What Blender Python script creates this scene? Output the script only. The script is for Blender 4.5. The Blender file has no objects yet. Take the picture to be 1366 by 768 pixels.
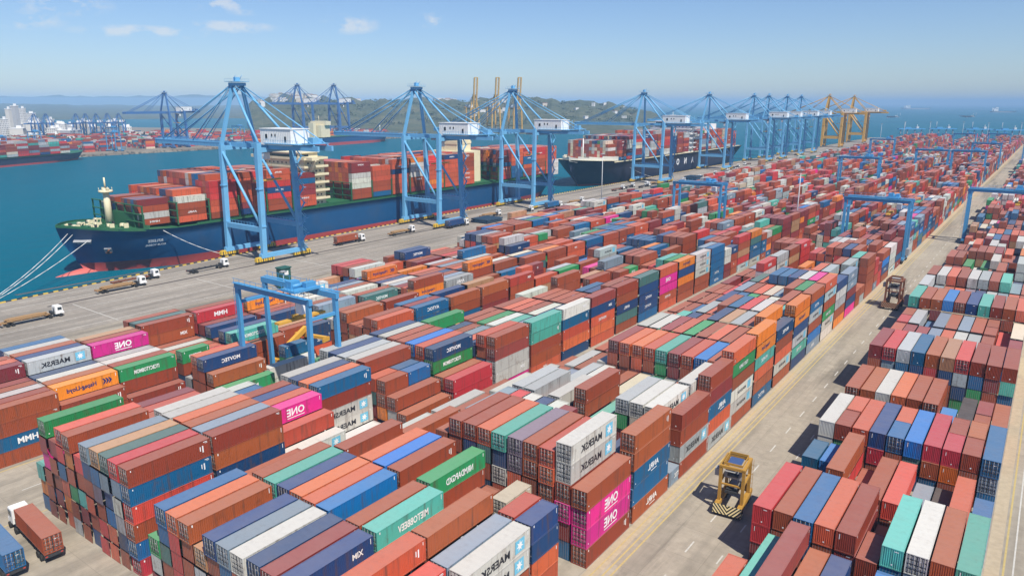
import bpy, bmesh, math, random
import numpy as np
from mathutils import Vector, Matrix

random.seed(7)
RNG = np.random.default_rng(7)
sc = bpy.context.scene
COL = sc.collection
rad = math.radians

# ------------------------------------------------------------------ camera
CAM_H, F_PX, PITCH, YAW = 61.5, 972.0, 0.2487, 0.635
cd = bpy.data.cameras.new("camera")
cam = bpy.data.objects.new("camera", cd)
COL.objects.link(cam)
cam.location = (0, 0, CAM_H)
cam.rotation_euler = (math.pi / 2 - PITCH, 0, YAW)
cd.sensor_width = 36.0
cd.lens = 36.0 * F_PX / 1366.0
cd.clip_start = 1.0
cd.clip_end = 120000.0
sc.camera = cam

# ------------------------------------------------------------------ sun, sky, exposure
SUN_V = Vector((0.62, -0.27, 1.0)).normalized()      # towards the sun
elev = math.asin(SUN_V.z)
azim = math.atan2(SUN_V.x, SUN_V.y)
sl = bpy.data.lights.new("sun", 'SUN')
sl.energy = 4.9
sl.angle = rad(0.53)
sl.color = (1.0, 0.935, 0.83)
so = bpy.data.objects.new("sun", sl)
COL.objects.link(so)
so.rotation_euler = SUN_V.to_track_quat('Z', 'Y').to_euler()

w = bpy.data.worlds.new("World")
sc.world = w
w.use_nodes = True
nt = w.node_tree
nt.nodes.clear()
wo = nt.nodes.new("ShaderNodeOutputWorld")
bg = nt.nodes.new("ShaderNodeBackground")
sky = nt.nodes.new("ShaderNodeTexSky")
sky.sky_type = 'NISHITA'
sky.sun_disc = False
sky.sun_elevation = elev
sky.sun_rotation = azim
sky.altitude = 0
sky.air_density = 1.0
sky.dust_density = 0.3
sky.ozone_density = 3.0
bg.inputs[1].default_value = 0.085
# small fair-weather clouds, fixed to directions of the sky
geo = nt.nodes.new("ShaderNodeNewGeometry")
def wmath(op, a, b=None, c=None):
    n = nt.nodes.new("ShaderNodeMath"); n.operation = op
    for i, v in enumerate((a, b, c)):
        if v is None: continue
        if isinstance(v, (int, float)): n.inputs[i].default_value = v
        else: nt.links.new(v, n.inputs[i])
    return n.outputs[0]
tc = nt.nodes.new("ShaderNodeTexCoord")
nz = nt.nodes.new("ShaderNodeTexNoise")
mp = nt.nodes.new("ShaderNodeMapping"); mp.inputs['Scale'].default_value = (1, 1, 1.9)
nt.links.new(tc.outputs['Generated'], mp.inputs[0])
nt.links.new(mp.outputs[0], nz.inputs['Vector'])
nz.inputs['Scale'].default_value = 26; nz.inputs['Detail'].default_value = 7; nz.inputs['Roughness'].default_value = 0.62
CLOUDS = [  # azimuth (deg, clockwise from +Y), elevation (deg), half width, half height
    (-68.2, 6.55, 2.6, 0.85), (-66.6, 6.1, 2.2, 0.55), (-72.6, 5.9, 1.4, 0.45), (-57.4, 6.55, 1.3, 0.5), (-55.6, 6.6, 1.3, 0.5),
    (-48.3, 5.5, 1.6, 0.5), (-42.3, 5.9, 1.4, 0.4), (-56.5, 5.1, 2.4, 0.3), (-62.0, 4.6, 3.4, 0.3), (-68.5, 5.0, 1.6, 0.4)]
acc = None
for az, el, hw, hh in CLOUDS:
    a, e = rad(az), rad(el); hw *= 1.5; hh *= 1.6
    d = Vector((math.sin(a) * math.cos(e), math.cos(a) * math.cos(e), math.sin(e)))
    r = Vector((math.cos(a), -math.sin(a), 0)); u = r.cross(d) * 1.0
    def dot(v):
        n = nt.nodes.new("ShaderNodeVectorMath"); n.operation = 'DOT_PRODUCT'
        nt.links.new(tc.outputs['Generated'], n.inputs[0]); n.inputs[1].default_value = v
        return n.outputs['Value']
    x = wmath('DIVIDE', dot(r), math.sin(rad(hw))); y = wmath('DIVIDE', dot(u), math.sin(rad(hh)))
    q = wmath('ADD', wmath('MULTIPLY', x, x), wmath('MULTIPLY', y, y))
    front = wmath('GREATER_THAN', dot(d), 0.9)
    m = wmath('MULTIPLY', wmath('MAXIMUM', wmath('SUBTRACT', 1.0, wmath('SQRT', q)), 0.0), front)
    acc = m if acc is None else wmath('MAXIMUM', acc, m)
cl = wmath('MULTIPLY', acc, wmath('MULTIPLY', wmath('MAXIMUM', wmath('SUBTRACT', nz.outputs[0], 0.46), 0.0), 6.0))
cl = wmath('MINIMUM', cl, 0.5)
mixc = nt.nodes.new("ShaderNodeMix"); mixc.data_type = 'RGBA'
tint = nt.nodes.new("ShaderNodeMix"); tint.data_type = 'RGBA'; tint.blend_type = 'MULTIPLY'
tint.inputs[0].default_value = 1.0; tint.inputs[7].default_value = (0.85, 0.96, 1.18, 1)     # coastal air: a little bluer
nt.links.new(sky.outputs[0], tint.inputs[6])
nt.links.new(cl, mixc.inputs[0]); nt.links.new(tint.outputs[2], mixc.inputs[6])
mixc.inputs[7].default_value = (8.2, 8.1, 8.0, 1)
nt.links.new(mixc.outputs[2], bg.inputs[0])
nt.links.new(bg.outputs[0], wo.inputs[0])

sc.view_settings.view_transform = 'Standard'
sc.view_settings.look = 'None'
sc.view_settings.gamma = 1.0
sc.view_settings.use_curve_mapping = False
sc.view_settings.exposure = 0.27
sc.cycles.max_bounces = 5
sc.cycles.diffuse_bounces = 2
sc.cycles.glossy_bounces = 2
sc.cycles.transmission_bounces = 2
sc.cycles.volume_bounces = 0
sc.cycles.use_denoising = True

# ------------------------------------------------------------------ helpers
class MB:
    """collects faces for one mesh; each face has a material index"""
    def __init__(self): self.v = []; self.f = []; self.m = []; self.sm = []
    def add(self, vs, fs, m=0, sm=False):
        o = len(self.v); self.v += [tuple(p) for p in vs]
        for f in fs: self.f.append(tuple(i + o for i in f)); self.m.append(m); self.sm.append(sm)
    def box(self, c, s, m=0, taper=1.0):
        x, y, z = c; a, b, h = s[0] / 2, s[1] / 2, s[2] / 2; t = taper
        vs = [(x - a, y - b, z - h), (x + a, y - b, z - h), (x + a, y + b, z - h), (x - a, y + b, z - h),
              (x - a * t, y - b * t, z + h), (x + a * t, y - b * t, z + h), (x + a * t, y + b * t, z + h), (x - a * t, y + b * t, z + h)]
        self.add(vs, [(0, 3, 2, 1), (4, 5, 6, 7), (0, 1, 5, 4), (1, 2, 6, 5), (2, 3, 7, 6), (3, 0, 4, 7)], m)
    def box2(self, lo, hi, m=0):
        self.box([(lo[i] + hi[i]) / 2 for i in range(3)], [hi[i] - lo[i] for i in range(3)], m)
    def beam(self, p, q, w, h=None, m=0):
        h = w if h is None else h
        p, q = Vector(p), Vector(q); d = (q - p).normalized()
        up = Vector((0, 0, 1)) if abs(d.z) < 0.95 else Vector((1, 0, 0))
        s = d.cross(up).normalized(); u = s.cross(d).normalized()
        vs = []
        for e in (p, q):
            for i, j in ((-1, -1), (1, -1), (1, 1), (-1, 1)): vs.append(e + s * (i * w / 2) + u * (j * h / 2))
        self.add(vs, [(0, 1, 2, 3), (7, 6, 5, 4), (0, 4, 5, 1), (1, 5, 6, 2), (2, 6, 7, 3), (3, 7, 4, 0)], m)
    def tube(self, p, q, r, n=8, m=0, r2=None):
        p, q = Vector(p), Vector(q); d = (q - p).normalized(); r2 = r if r2 is None else r2
        up = Vector((0, 0, 1)) if abs(d.z) < 0.95 else Vector((1, 0, 0))
        s = d.cross(up).normalized(); u = s.cross(d).normalized()
        vs = []
        for e, k in ((p, r), (q, r2)):
            for i in range(n):
                a = 2 * math.pi * i / n; vs.append(e + (s * math.cos(a) + u * math.sin(a)) * k)
        o = len(self.v); self.v += [tuple(x) for x in vs]
        for i in range(n):
            j = (i + 1) % n; self.f.append((o + i, o + n + i, o + n + j, o + j)); self.m.append(m); self.sm.append(True)
        self.f.append(tuple(o + i for i in range(n))); self.m.append(m); self.sm.append(False)
        self.f.append(tuple(o + n + i for i in reversed(range(n)))); self.m.append(m); self.sm.append(False)
    def path(self, pts, r, n=5, m=0):
        for a, b in zip(pts[:-1], pts[1:]): self.tube(a, b, r, n, m)
    def mesh(self, name, mats):
        me = bpy.data.meshes.new(name); me.from_pydata(self.v, [], self.f)
        for mt in mats: me.materials.append(mt)
        if len(mats) > 1: me.polygons.foreach_set("material_index", self.m)
        me.polygons.foreach_set("use_smooth", self.sm)
        me.update(); return me
    def build(self, name, mats, parent=None, loc=(0, 0, 0)):
        if not isinstance(mats, (list, tuple)): mats = [mats]
        o = bpy.data.objects.new(name, self.mesh(name, mats)); COL.objects.link(o)
        o.location = loc
        if parent: o.parent = parent
        return o

def tag(o, label=None, cat=None, group=None, kind=None):
    if label: o["label"] = label
    if cat: o["category"] = cat
    if group: o["group"] = group
    if kind: o["kind"] = kind
    return o
def empty(name, loc, rz=0.0, label=None, cat=None, group=None):
    o = bpy.data.objects.new(name, None); COL.objects.link(o); o.location = loc; o.rotation_euler = (0, 0, rz)
    o.empty_display_size = 0.5
    return tag(o, label, cat, group)
def copy_tree(o, parent=None):
    c = o.copy(); COL.objects.link(c)
    if parent: c.parent = parent
    for ch in list(o.children): copy_tree(ch, c)
    return c

# ------------------------------------------------------------------ materials
def nodes(name, rough=0.6, metal=0.0, spec=0.4):
    m = bpy.data.materials.new(name); m.use_nodes = True
    t = m.node_tree; b = t.nodes["Principled BSDF"]
    b.inputs["Roughness"].default_value = rough; b.inputs["Metallic"].default_value = metal
    b.inputs["Specular IOR Level"].default_value = spec
    return m, t, b
def noise(t, scale, detail=4, rough=0.55, coord='Object', mscale=(1, 1, 1)):
    tcn = t.nodes.new("ShaderNodeTexCoord"); mpn = t.nodes.new("ShaderNodeMapping"); n = t.nodes.new("ShaderNodeTexNoise")
    mpn.inputs['Scale'].default_value = mscale
    if coord == 'World':
        g = t.nodes.new("ShaderNodeNewGeometry"); t.links.new(g.outputs['Position'], mpn.inputs[0])
    else: t.links.new(tcn.outputs[coord], mpn.inputs[0])
    t.links.new(mpn.outputs[0], n.inputs['Vector'])
    n.inputs['Scale'].default_value = scale; n.inputs['Detail'].default_value = detail; n.inputs['Roughness'].default_value = rough
    return n.outputs[0]
def ramp(t, fac, stops):
    r = t.nodes.new("ShaderNodeValToRGB"); t.links.new(fac, r.inputs[0])
    el = r.color_ramp.elements
    while len(el) > 1: el.remove(el[-1])
    el[0].position = stops[0][0]; el[0].color = (*stops[0][1], 1)
    for p, c in stops[1:]:
        e = el.new(p); e.color = (*c, 1)
    return r.outputs[0]
def mixc_(t, fac, a, b, mode='MIX'):
    n = t.nodes.new("ShaderNodeMix"); n.data_type = 'RGBA'; n.blend_type = mode
    for i, v in ((0, fac), (6, a), (7, b)):
        if isinstance(v, (int, float)): n.inputs[i].default_value = v
        elif isinstance(v, tuple): n.inputs[i].default_value = (*v, 1)
        else: t.links.new(v, n.inputs[i])
    return n.outputs[2]
def mth(t, op, a, b=None):
    n = t.nodes.new("ShaderNodeMath"); n.operation = op
    for i, v in enumerate((a, b)):
        if v is None: continue
        if isinstance(v, (int, float)): n.inputs[i].default_value = v
        else: t.links.new(v, n.inputs[i])
    return n.outputs[0]
def bump(t, b, h, strength, dist):
    n = t.nodes.new("ShaderNodeBump"); n.inputs['Strength'].default_value = strength; n.inputs['Distance'].default_value = dist
    t.links.new(h, n.inputs['Height']); t.links.new(n.outputs[0], b.inputs['Normal'])
def simple(name, rgb, rough=0.55, var=0.18, scale=0.6, dirt=(0.12, 0.09, 0.06), metal=0.0, coord='Object', spec=0.4):
    m, t, b = nodes(name, rough, metal, spec)
    n1 = noise(t, scale, 5, 0.6, coord); n2 = noise(t, scale * 7, 3, 0.6, coord)
    c = mixc_(t, mth(t, 'MULTIPLY', mth(t, 'MAXIMUM', mth(t, 'SUBTRACT', n1, 0.5), 0.0), var * 4), rgb, dirt)
    c = mixc_(t, var, c, mixc_(t, n2, tuple(x * 0.65 for x in rgb), tuple(min(1, x * 1.25 + .01) for x in rgb)))
    t.links.new(c, b.inputs['Base Color'])
    return m
def container_paint(name, rgb=None):
    """weathered container paint; rgb None = colour attribute of the mesh"""
    m, t, b = nodes(name, 0.5, 0, 0.35)
    if rgb is None:
        at = t.nodes.new("ShaderNodeAttribute"); at.attribute_name = "Col"; base = at.outputs['Color']
        cs = 'World'
    else:
        oi = t.nodes.new("ShaderNodeObjectInfo")
        hs = t.nodes.new("ShaderNodeHueSaturation"); hs.inputs['Color'].default_value = (*rgb, 1)
        t.links.new(mth(t, 'ADD', mth(t, 'MULTIPLY', oi.outputs['Random'], 0.02), 0.49), hs.inputs['Hue'])
        t.links.new(mth(t, 'ADD', mth(t, 'MULTIPLY', oi.outputs['Random'], 0.42), 0.76), hs.inputs['Value'])
        base = hs.outputs[0]; cs = 'World'
    n1 = noise(t, 0.35, 5, 0.65, cs); n2 = noise(t, 2.2, 4, 0.7, cs); n3 = noise(t, 1.0, 4, 0.6, cs, (1.6, 1.6, 0.14))
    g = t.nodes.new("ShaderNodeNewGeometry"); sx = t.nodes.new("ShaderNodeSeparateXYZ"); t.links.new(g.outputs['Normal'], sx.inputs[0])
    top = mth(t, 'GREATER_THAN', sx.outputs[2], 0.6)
    # roof dust, plus sunlit tops painted in as a lighter roof colour
    gm = t.nodes.new('ShaderNodeGamma'); t.links.new(base, gm.inputs[0]); gm.inputs[1].default_value = 0.92; lit_dusty_roof = mixc_(t, 0.06, gm.outputs[0], (0.45, 0.42, 0.4))
    c = mixc_(t, mth(t, 'MULTIPLY', top, 0.8), base, lit_dusty_roof)
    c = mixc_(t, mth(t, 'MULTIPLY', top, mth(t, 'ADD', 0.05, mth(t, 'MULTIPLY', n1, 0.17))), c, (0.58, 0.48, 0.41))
    # uneven fading
    c = mixc_(t, mth(t, 'MULTIPLY', n1, 0.28), c, mixc_(t, 1.0, c, (0.62, 0.60, 0.58), 'MULTIPLY'))
    # patches of bare rust and repainted panels
    np_ = noise(t, 0.55, 6, 0.72, cs, (1, 1, 1)); pt = mth(t, 'MULTIPLY', mth(t, 'MAXIMUM', mth(t, 'SUBTRACT', np_, 0.57), 0.0), 5.0)
    c = mixc_(t, mth(t, 'MULTIPLY', mth(t, 'MINIMUM', pt, 0.42), mth(t, 'SUBTRACT', 1.0, mth(t, 'MULTIPLY', top, 0.75))), c, mixc_(t, 0.55, mixc_(t, 1.0, c, (0.55, 0.5, 0.46), 'MULTIPLY'), (0.16, 0.065, 0.03)))
    # rust and grime runs
    rs = mth(t, 'MULTIPLY', mth(t, 'MAXIMUM', mth(t, 'SUBTRACT', n3, 0.52), 0.0), 3.2)
    rs = mth(t, 'MULTIPLY', mth(t, 'MINIMUM', rs, 0.7), mth(t, 'SUBTRACT', 1.0, mth(t, 'MULTIPLY', top, 0.82)))
    c = mixc_(t, rs, c, (0.09, 0.05, 0.035))
    st = mth(t, 'MULTIPLY', mth(t, 'MULTIPLY', top, mth(t, 'MAXIMUM', mth(t, 'SUBTRACT', n2, 0.63), 0.0)), 1.7)
    c = mixc_(t, st, c, (0.14, 0.08, 0.05))
    if rgb is None:
        # rails, door bars and corner posts of the farther containers
        uv = t.nodes.new("ShaderNodeUVMap"); uv.uv_map = "UVMap"; su = t.nodes.new("ShaderNodeSeparateXYZ"); t.links.new(uv.outputs[0], su.inputs[0])
        ka = t.nodes.new("ShaderNodeAttribute"); ka.attribute_name = "facekind"; k = ka.outputs['Fac']
        side = mth(t, 'LESS_THAN', mth(t, 'ABSOLUTE', mth(t, 'SUBTRACT', k, 1.0)), 0.4)
        end = mth(t, 'LESS_THAN', mth(t, 'ABSOLUTE', mth(t, 'SUBTRACT', k, 2.0)), 0.4)
        edge = mth(t, 'MAXIMUM', mth(t, 'GREATER_THAN', mth(t, 'ABSOLUTE', mth(t, 'SUBTRACT', su.outputs[1], 0.5)), 0.46),
                   mth(t, 'GREATER_THAN', mth(t, 'ABSOLUTE', mth(t, 'SUBTRACT', su.outputs[0], 0.5)), 0.49))
        c = mixc_(t, mth(t, 'MULTIPLY', edge, 0.45), c, mixc_(t, 1.0, c, (0.45, 0.42, 0.4), 'MULTIPLY'))
        bars = mth(t, 'GREATER_THAN', mth(t, 'SINE', mth(t, 'MULTIPLY', su.outputs[0], 44.0)), 0.72)
        sp = mth(t, 'GREATER_THAN', noise(t, 3.1, 2, 0.5, cs), 0.60)
        c = mixc_(t, mth(t, 'MULTIPLY', end, mth(t, 'MULTIPLY', bars, 0.35)), c, (0.45, 0.42, 0.40))
        c = mixc_(t, mth(t, 'MULTIPLY', end, mth(t, 'MULTIPLY', sp, 0.28)), c, (0.12, 0.09, 0.08))
        wv = mth(t, 'SINE', mth(t, 'MULTIPLY', su.outputs[0], 250.0))
        bump(t, b, mth(t, 'MULTIPLY', side, wv), 0.35, 0.04)
    t.links.new(c, b.inputs['Base Color'])
    return m

PAL = {  # letter: (name in words, base colour)
    'b': ('rust brown', (0.33, 0.068, 0.025)), 'm': ('maroon', (0.24, 0.034, 0.034)), 'r': ('bright red', (0.56, 0.045, 0.04)),
    's': ('salmon orange', (0.55, 0.10, 0.04)), 'o': ('orange', (0.72, 0.20, 0.02)), 'B': ('blue', (0.008, 0.115, 0.27)),
    'N': ('navy blue', (0.012, 0.055, 0.16)), 'C': ('bright blue', (0.008, 0.17, 0.50)), 't': ('turquoise', (0.085, 0.42, 0.34)),
    'g': ('green', (0.025, 0.27, 0.085)), 'G': ('dark teal', (0.06, 0.16, 0.15)), 'y': ('pale grey', (0.40, 0.43, 0.43)),
    'w': ('off white', (0.56, 0.55, 0.50)), 'c': ('cream', (0.62, 0.55, 0.40)), 'p': ('magenta pink', (0.70, 0.022, 0.25)),
    'e': ('grey blue', (0.20, 0.27, 0.34)), 'a': ('tan', (0.46, 0.24, 0.12)), 'u': ('purple grey', (0.19, 0.14, 0.19)),
    'k': ('black', (0.02, 0.02, 0.025))}
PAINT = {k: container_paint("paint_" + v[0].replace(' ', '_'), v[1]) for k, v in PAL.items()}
M = {
 'sts': simple("crane_blue_paint", (0.15, 0.41, 0.66), 0.45, 0.16, 0.3),
 'sts2': simple("old_crane_blue_paint", (0.055, 0.16, 0.38), 0.5, 0.2, 0.3),
 'rtg': simple("gantry_blue_paint", (0.07, 0.29, 0.54), 0.45, 0.16, 0.4),
 'ylw': simple("crane_yellow_paint", (0.62, 0.34, 0.045), 0.5, 0.3, 0.4),
 'oldylw': simple("dirty_yellow_paint", (0.42, 0.23, 0.035), 0.55, 0.55, 0.9, (0.06, 0.045, 0.03)),
 'white': simple("white_paint", (0.80, 0.80, 0.78), 0.5, 0.10, 0.5),
 'cream': simple("cream_paint", (0.74, 0.66, 0.44), 0.5, 0.14, 0.25),
 'dark': simple("dark_steel", (0.035, 0.038, 0.042), 0.55, 0.15, 1.0),
 'grey': simple("grey_steel", (0.32, 0.33, 0.34), 0.5, 0.2, 0.8),
 'rodgrey': simple("rod_steel", (0.30, 0.29, 0.28), 0.5, 0.3, 1.5),
 'galv': simple("galvanised_steel", (0.55, 0.56, 0.56), 0.45, 0.15, 0.8),
 'tyre': simple("tyre_rubber", (0.018, 0.018, 0.018), 0.8, 0.2, 2.0),
 'glass': simple("window_glass", (0.02, 0.035, 0.045), 0.08, 0.02, 0.5, spec=0.6),
 'hullA': simple("navy_hull_paint", (0.004, 0.070, 0.19), 0.42, 0.3, 0.05),
 'hullB': simple("dark_hull_paint", (0.014, 0.022, 0.05), 0.45, 0.2, 0.05),
 'boot': simple("red_boot_paint", (0.40, 0.055, 0.05), 0.5, 0.2, 0.08),
 'bulb': simple("pink_antifouling", (0.55, 0.12, 0.10), 0.5, 0.15, 0.2),
 'deck': simple("green_deck_paint", (0.02, 0.12, 0.05), 0.55, 0.25, 0.2),
 'rope': simple("rope_fibre", (0.62, 0.64, 0.62), 0.8, 0.1, 1.0),
 'logoblue': simple("pale_blue_logo", (0.16, 0.50, 0.68), 0.5, 0.05, 1.0),
 'ink': simple("black_lettering", (0.02, 0.022, 0.03), 0.5, 0.05, 1.0),
 'inkw': simple("white_lettering", (0.82, 0.82, 0.80), 0.5, 0.05, 1.0),
 'inkn': simple("navy_lettering", (0.02, 0.03, 0.14), 0.5, 0.05, 1.0),
 'ylwb': simple("bogie_yellow", (0.70, 0.46, 0.04), 0.5, 0.3, 1.2),
 'red': simple("red_paint", (0.42, 0.05, 0.04), 0.5, 0.2, 0.5),
 'wood': simple("timber_planks", (0.36, 0.22, 0.10), 0.8, 0.3, 1.5),
 'rustm': simple("rusty_red_frame", (0.20, 0.075, 0.04), 0.6, 0.3, 0.8),
 'panel': simple("blue_roof_panel", (0.05, 0.09, 0.22), 0.3, 0.1, 1.0),
 'stone': simple("rock_armour", (0.16, 0.14, 0.11), 0.9, 0.4, 0.4),
 'bldg': None,
}
del M['bldg']

def text_mesh(s, size):
    cu = bpy.data.curves.new("t", 'FONT'); cu.body = s; cu.size = size; cu.align_x = 'CENTER'; cu.align_y = 'CENTER'
    cu.resolution_u = 2; cu.offset = size * 0.028
    ob = bpy.data.objects.new("t", cu); COL.objects.link(ob)
    dg = bpy.context.evaluated_depsgraph_get(); me = bpy.data.meshes.new_from_object(ob.evaluated_get(dg))
    vs = [(v.co.x, v.co.y) for v in me.vertices]; fs = [tuple(p.vertices) for p in me.polygons]
    bpy.data.objects.remove(ob); bpy.data.curves.remove(cu); bpy.data.meshes.remove(me)
    xs = [v[0] for v in vs]; ys = [v[1] for v in vs]
    cx_, cy_ = (min(xs) + max(xs)) / 2, (min(ys) + max(ys)) / 2
    return [(x - cx_, y - cy_) for x, y in vs], fs
_TX = {}
def side_text(mb, s, size, x, yc, zc, m=0, width=None):
    """lettering as it stands in the photograph: mirror-written on a +X wall"""
    key = (s, size)
    if key not in _TX: _TX[key] = text_mesh(s, size)
    vs, fs = _TX[key]
    k = 1.0
    if width: k = width / (max(v[0] for v in vs) - min(v[0] for v in vs))
    mb.add([(x, yc - a * k, zc + b) for a, b in vs], [f[::-1] for f in fs], m)

# ================================================================== SETTING
WATER_Z = -3.0
QUAY = [(-236, -200), (-250, -40), (-263, 83), (-269.5, 160), (-274, 230), (-276, 330), (-276, 1480)]

def ground_material(name, dark, mid, light, stain):
    m, t, b = nodes(name, 0.9, 0, 0.2)
    n1 = noise(t, 0.035, 6, 0.62, 'World'); n2 = noise(t, 0.6, 5, 0.65, 'World'); n3 = noise(t, 0.10, 5, 0.6, 'World', (1.6, 0.10, 1)); n4 = noise(t, 0.22, 6, 0.7, 'World')
    c = ramp(t, n1, [(0.30, dark), (0.5, mid), (0.70, light)])
    c = mixc_(t, 0.55, c, ramp(t, n2, [(0.3, tuple(x * 0.70 for x in mid)), (0.7, tuple(x * 1.22 for x in mid))]))
    c = mixc_(t, mth(t, 'MULTIPLY', mth(t, 'MAXIMUM', mth(t, 'SUBTRACT', n3, 0.48), 0.0), 4.2), c, stain)      # wheel tracks
    c = mixc_(t, mth(t, 'MULTIPLY', mth(t, 'MAXIMUM', mth(t, 'SUBTRACT', n4, 0.60), 0.0), 3.0), c, tuple(x * 0.6 for x in stain))
    # every slab was cast and patched at another time
    gp = t.nodes.new("ShaderNodeNewGeometry"); vm = t.nodes.new("ShaderNodeVectorMath"); vm.operation = 'DIVIDE'; t.links.new(gp.outputs['Position'], vm.inputs[0]); vm.inputs[1].default_value = (6.2, 7.2, 50)
    vf = t.nodes.new("ShaderNodeVectorMath"); vf.operation = 'FLOOR'; t.links.new(vm.outputs[0], vf.inputs[0])
    wn = t.nodes.new("ShaderNodeTexWhiteNoise"); wn.noise_dimensions = '3D'; t.links.new(vf.outputs[0], wn.inputs[0])
    c = mixc_(t, mth(t, 'MULTIPLY', wn.outputs['Value'], 0.30), c, tuple(x * 0.62 for x in mid))
    n5 = noise(t, 0.05, 6, 0.7, 'World', (2.4, 0.25, 1)); c = mixc_(t, mth(t, 'MULTIPLY', mth(t, 'MAXIMUM', mth(t, 'SUBTRACT', n5, 0.56), 0.0), 4.0), c, tuple(x * 0.45 for x in stain))
    # slab joints
    g = t.nodes.new("ShaderNodeNewGeometry"); s = t.nodes.new("ShaderNodeSeparateXYZ"); t.links.new(g.outputs['Position'], s.inputs[0])
    def joint(o, per, wd): return mth(t, 'LESS_THAN', mth(t, 'PINGPONG', o, per), wd)
    j = mth(t, 'MAXIMUM', joint(s.outputs[0], 3.1, 0.05), joint(s.outputs[1], 3.6, 0.05))
    c = mixc_(t, mth(t, 'MULTIPLY', j, 0.35), c, tuple(x * 0.6 for x in dark))
    t.links.new(c, b.inputs['Base Color']); bump(t, b, n2, 0.25, 0.05)
    return m
MG = ground_material("yard_concrete", (0.28, 0.243, 0.19), (0.36, 0.316, 0.25), (0.44, 0.39, 0.31), (0.15, 0.135, 0.112))
MQ = ground_material("quay_concrete", (0.25, 0.22, 0.185), (0.32, 0.285, 0.24), (0.385, 0.345, 0.29), (0.15, 0.135, 0.115))

mb = MB()
right = [(900, 1480), (900, -200)]
poly = QUAY + right
n = len(poly)
mb.add([(x, y, 0) for x, y in poly], [tuple(range(n))[::-1]])
if True:
    vs = [(x, y, 0) for x, y in poly] + [(x, y, -14) for x, y in poly]
    mb.add(vs, [(i, (i + 1) % n, n + (i + 1) % n, n + i) for i in range(n)])
tag(mb.build("ground", MG), kind="structure")
# quay apron, 4 mm above the yard
mb = MB()
ap = [(x + 0.3, y) for x, y in QUAY] + [(-212.5, 1480), (-212.5, -200)]
mb.add([(x, y, 0.004) for x, y in ap], [tuple(range(len(ap)))[::-1]])
tag(mb.build("quay_pavement", MQ), kind="structure")
# quay kerb of yellow and black blocks with fenders below
mb = MB()
for (x0, y0), (x1, y1) in zip(QUAY[1:-1], QUAY[2:]):
    L = math.hypot(x1 - x0, y1 - y0); k = int(L / 1.6)
    for i in range(k):
        a, b_ = i / k, (i + 0.94) / k
        p = Vector((x0 + (x1 - x0) * a + 0.55, y0 + (y1 - y0) * a, 0.17)); q = Vector((x0 + (x1 - x0) * b_ + 0.55, y0 + (y1 - y0) * b_, 0.17))
        mb.beam(p, q, 0.45, 0.34, i % 2)
    for i in range(int(L / 14)):
        a = (i + .5) / int(L / 14)
        mb.box((x0 + (x1 - x0) * a - 0.5, y0 + (y1 - y0) * a, -1.6), (1.0, 2.2, 2.4), 2)
tag(mb.build("quay_kerb", [M['ylwb'], M['dark'], M['tyre']]), kind="structure")
# crane rails
mb = MB()
for x in (-270.0, -246.0):
    mb.box((x, 780, 0.03), (0.35, 1380, 0.06), 0); mb.box((x, 780, 0.008), (1.5, 1380, 0.008), 1)
tag(mb.build("crane_track", [M['dark'], simple("track_bed", (0.15, 0.125, 0.105), 0.9, 0.3, 0.3, coord='World')]), kind="structure")

# painted markings and the worn strips beside the lanes
m_y = simple("worn_yellow_paint", (0.47, 0.36, 0.14), 0.8, 0.95, 0.30, (0.36, 0.31, 0.24), coord='World')
m_w = simple("worn_white_paint", (0.52, 0.50, 0.45), 0.8, 0.95, 0.3, (0.34, 0.30, 0.24), coord='World')
m_s = simple("sandy_strip", (0.42, 0.34, 0.23), 0.9, 0.8, 0.15, (0.25, 0.20, 0.14), coord='World')
mb = MB()
def strip(x0, x1, y0, y1, m, z=0.008): mb.add([(x0, y0, z), (x1, y0, z), (x1, y1, z), (x0, y1, z)], [(0, 1, 2, 3)], m)
strip(-43.2, -41.4, 20, 1400, 2, 0.005); strip(-41.0, -40.75, 20, 1400, 0); strip(-40.1, -39.85, 20, 1400, 0); strip(-42.3, -42.1, 20, 1400, 0, 0.009)
strip(0.3, 2.0, 20, 1400, 2, 0.005); strip(2.3, 2.55, 20, 1400, 0); strip(3.4, 3.6, 20, 1400, 1)
y = 40
while y < 900:
    strip(-34.2, -33.98, y, y + 3.2, 1); strip(-29.6, -29.4, y, y + 2.4, 1); y += 9.5
y = 30
while y < 120: strip(-128.6, -128.4, y, y + 3, 1); strip(-118.9, -118.7, y, y + 9, 0); strip(-138.4, -138.1, y, y + 9, 0); y += 9
for x in (-216.0, -226.0, -236.5, -252.0, -258.5): strip(x, x + 0.22, 20, 900, 1)
for yy in (58, 96, 138, 180): strip(-243, -214, yy, yy + 0.3, 1)
tag(mb.build("lane_markings", [m_y, m_w, m_s]), kind="structure")

# water reaching the horizon
mw, t, b = nodes("sea_water", 0.25, 0, 0.08)
n1 = noise(t, 0.0016, 4, 0.6, 'World'); n2 = noise(t, 0.10, 5, 0.65, 'World', (1.0, 0.55, 1)); n3 = noise(t, 0.018, 4, 0.6, 'World')
c = ramp(t, n1, [(0.3, (0.0, 0.086, 0.135)), (0.7, (0.0, 0.108, 0.165))])
c = mixc_(t, mth(t, 'MULTIPLY', n3, 0.5), c, (0.0, 0.094, 0.15))
t.links.new(c, b.inputs['Base Color'])
b.inputs["IOR"].default_value = 1.05
bump(t, b, mth(t, 'ADD', n2, mth(t, 'MULTIPLY', n3, 2.0)), 0.8, 1.4)
mb = MB(); S = 26000.0
# one sheet with fine rings near, coarse far
mb.add([(-S, -S, WATER_Z), (S, -S, WATER_Z), (S, S, WATER_Z), (-S, S, WATER_Z)], [(0, 1, 2, 3)])
tag(mb.build("water", mw), kind="structure")

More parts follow.
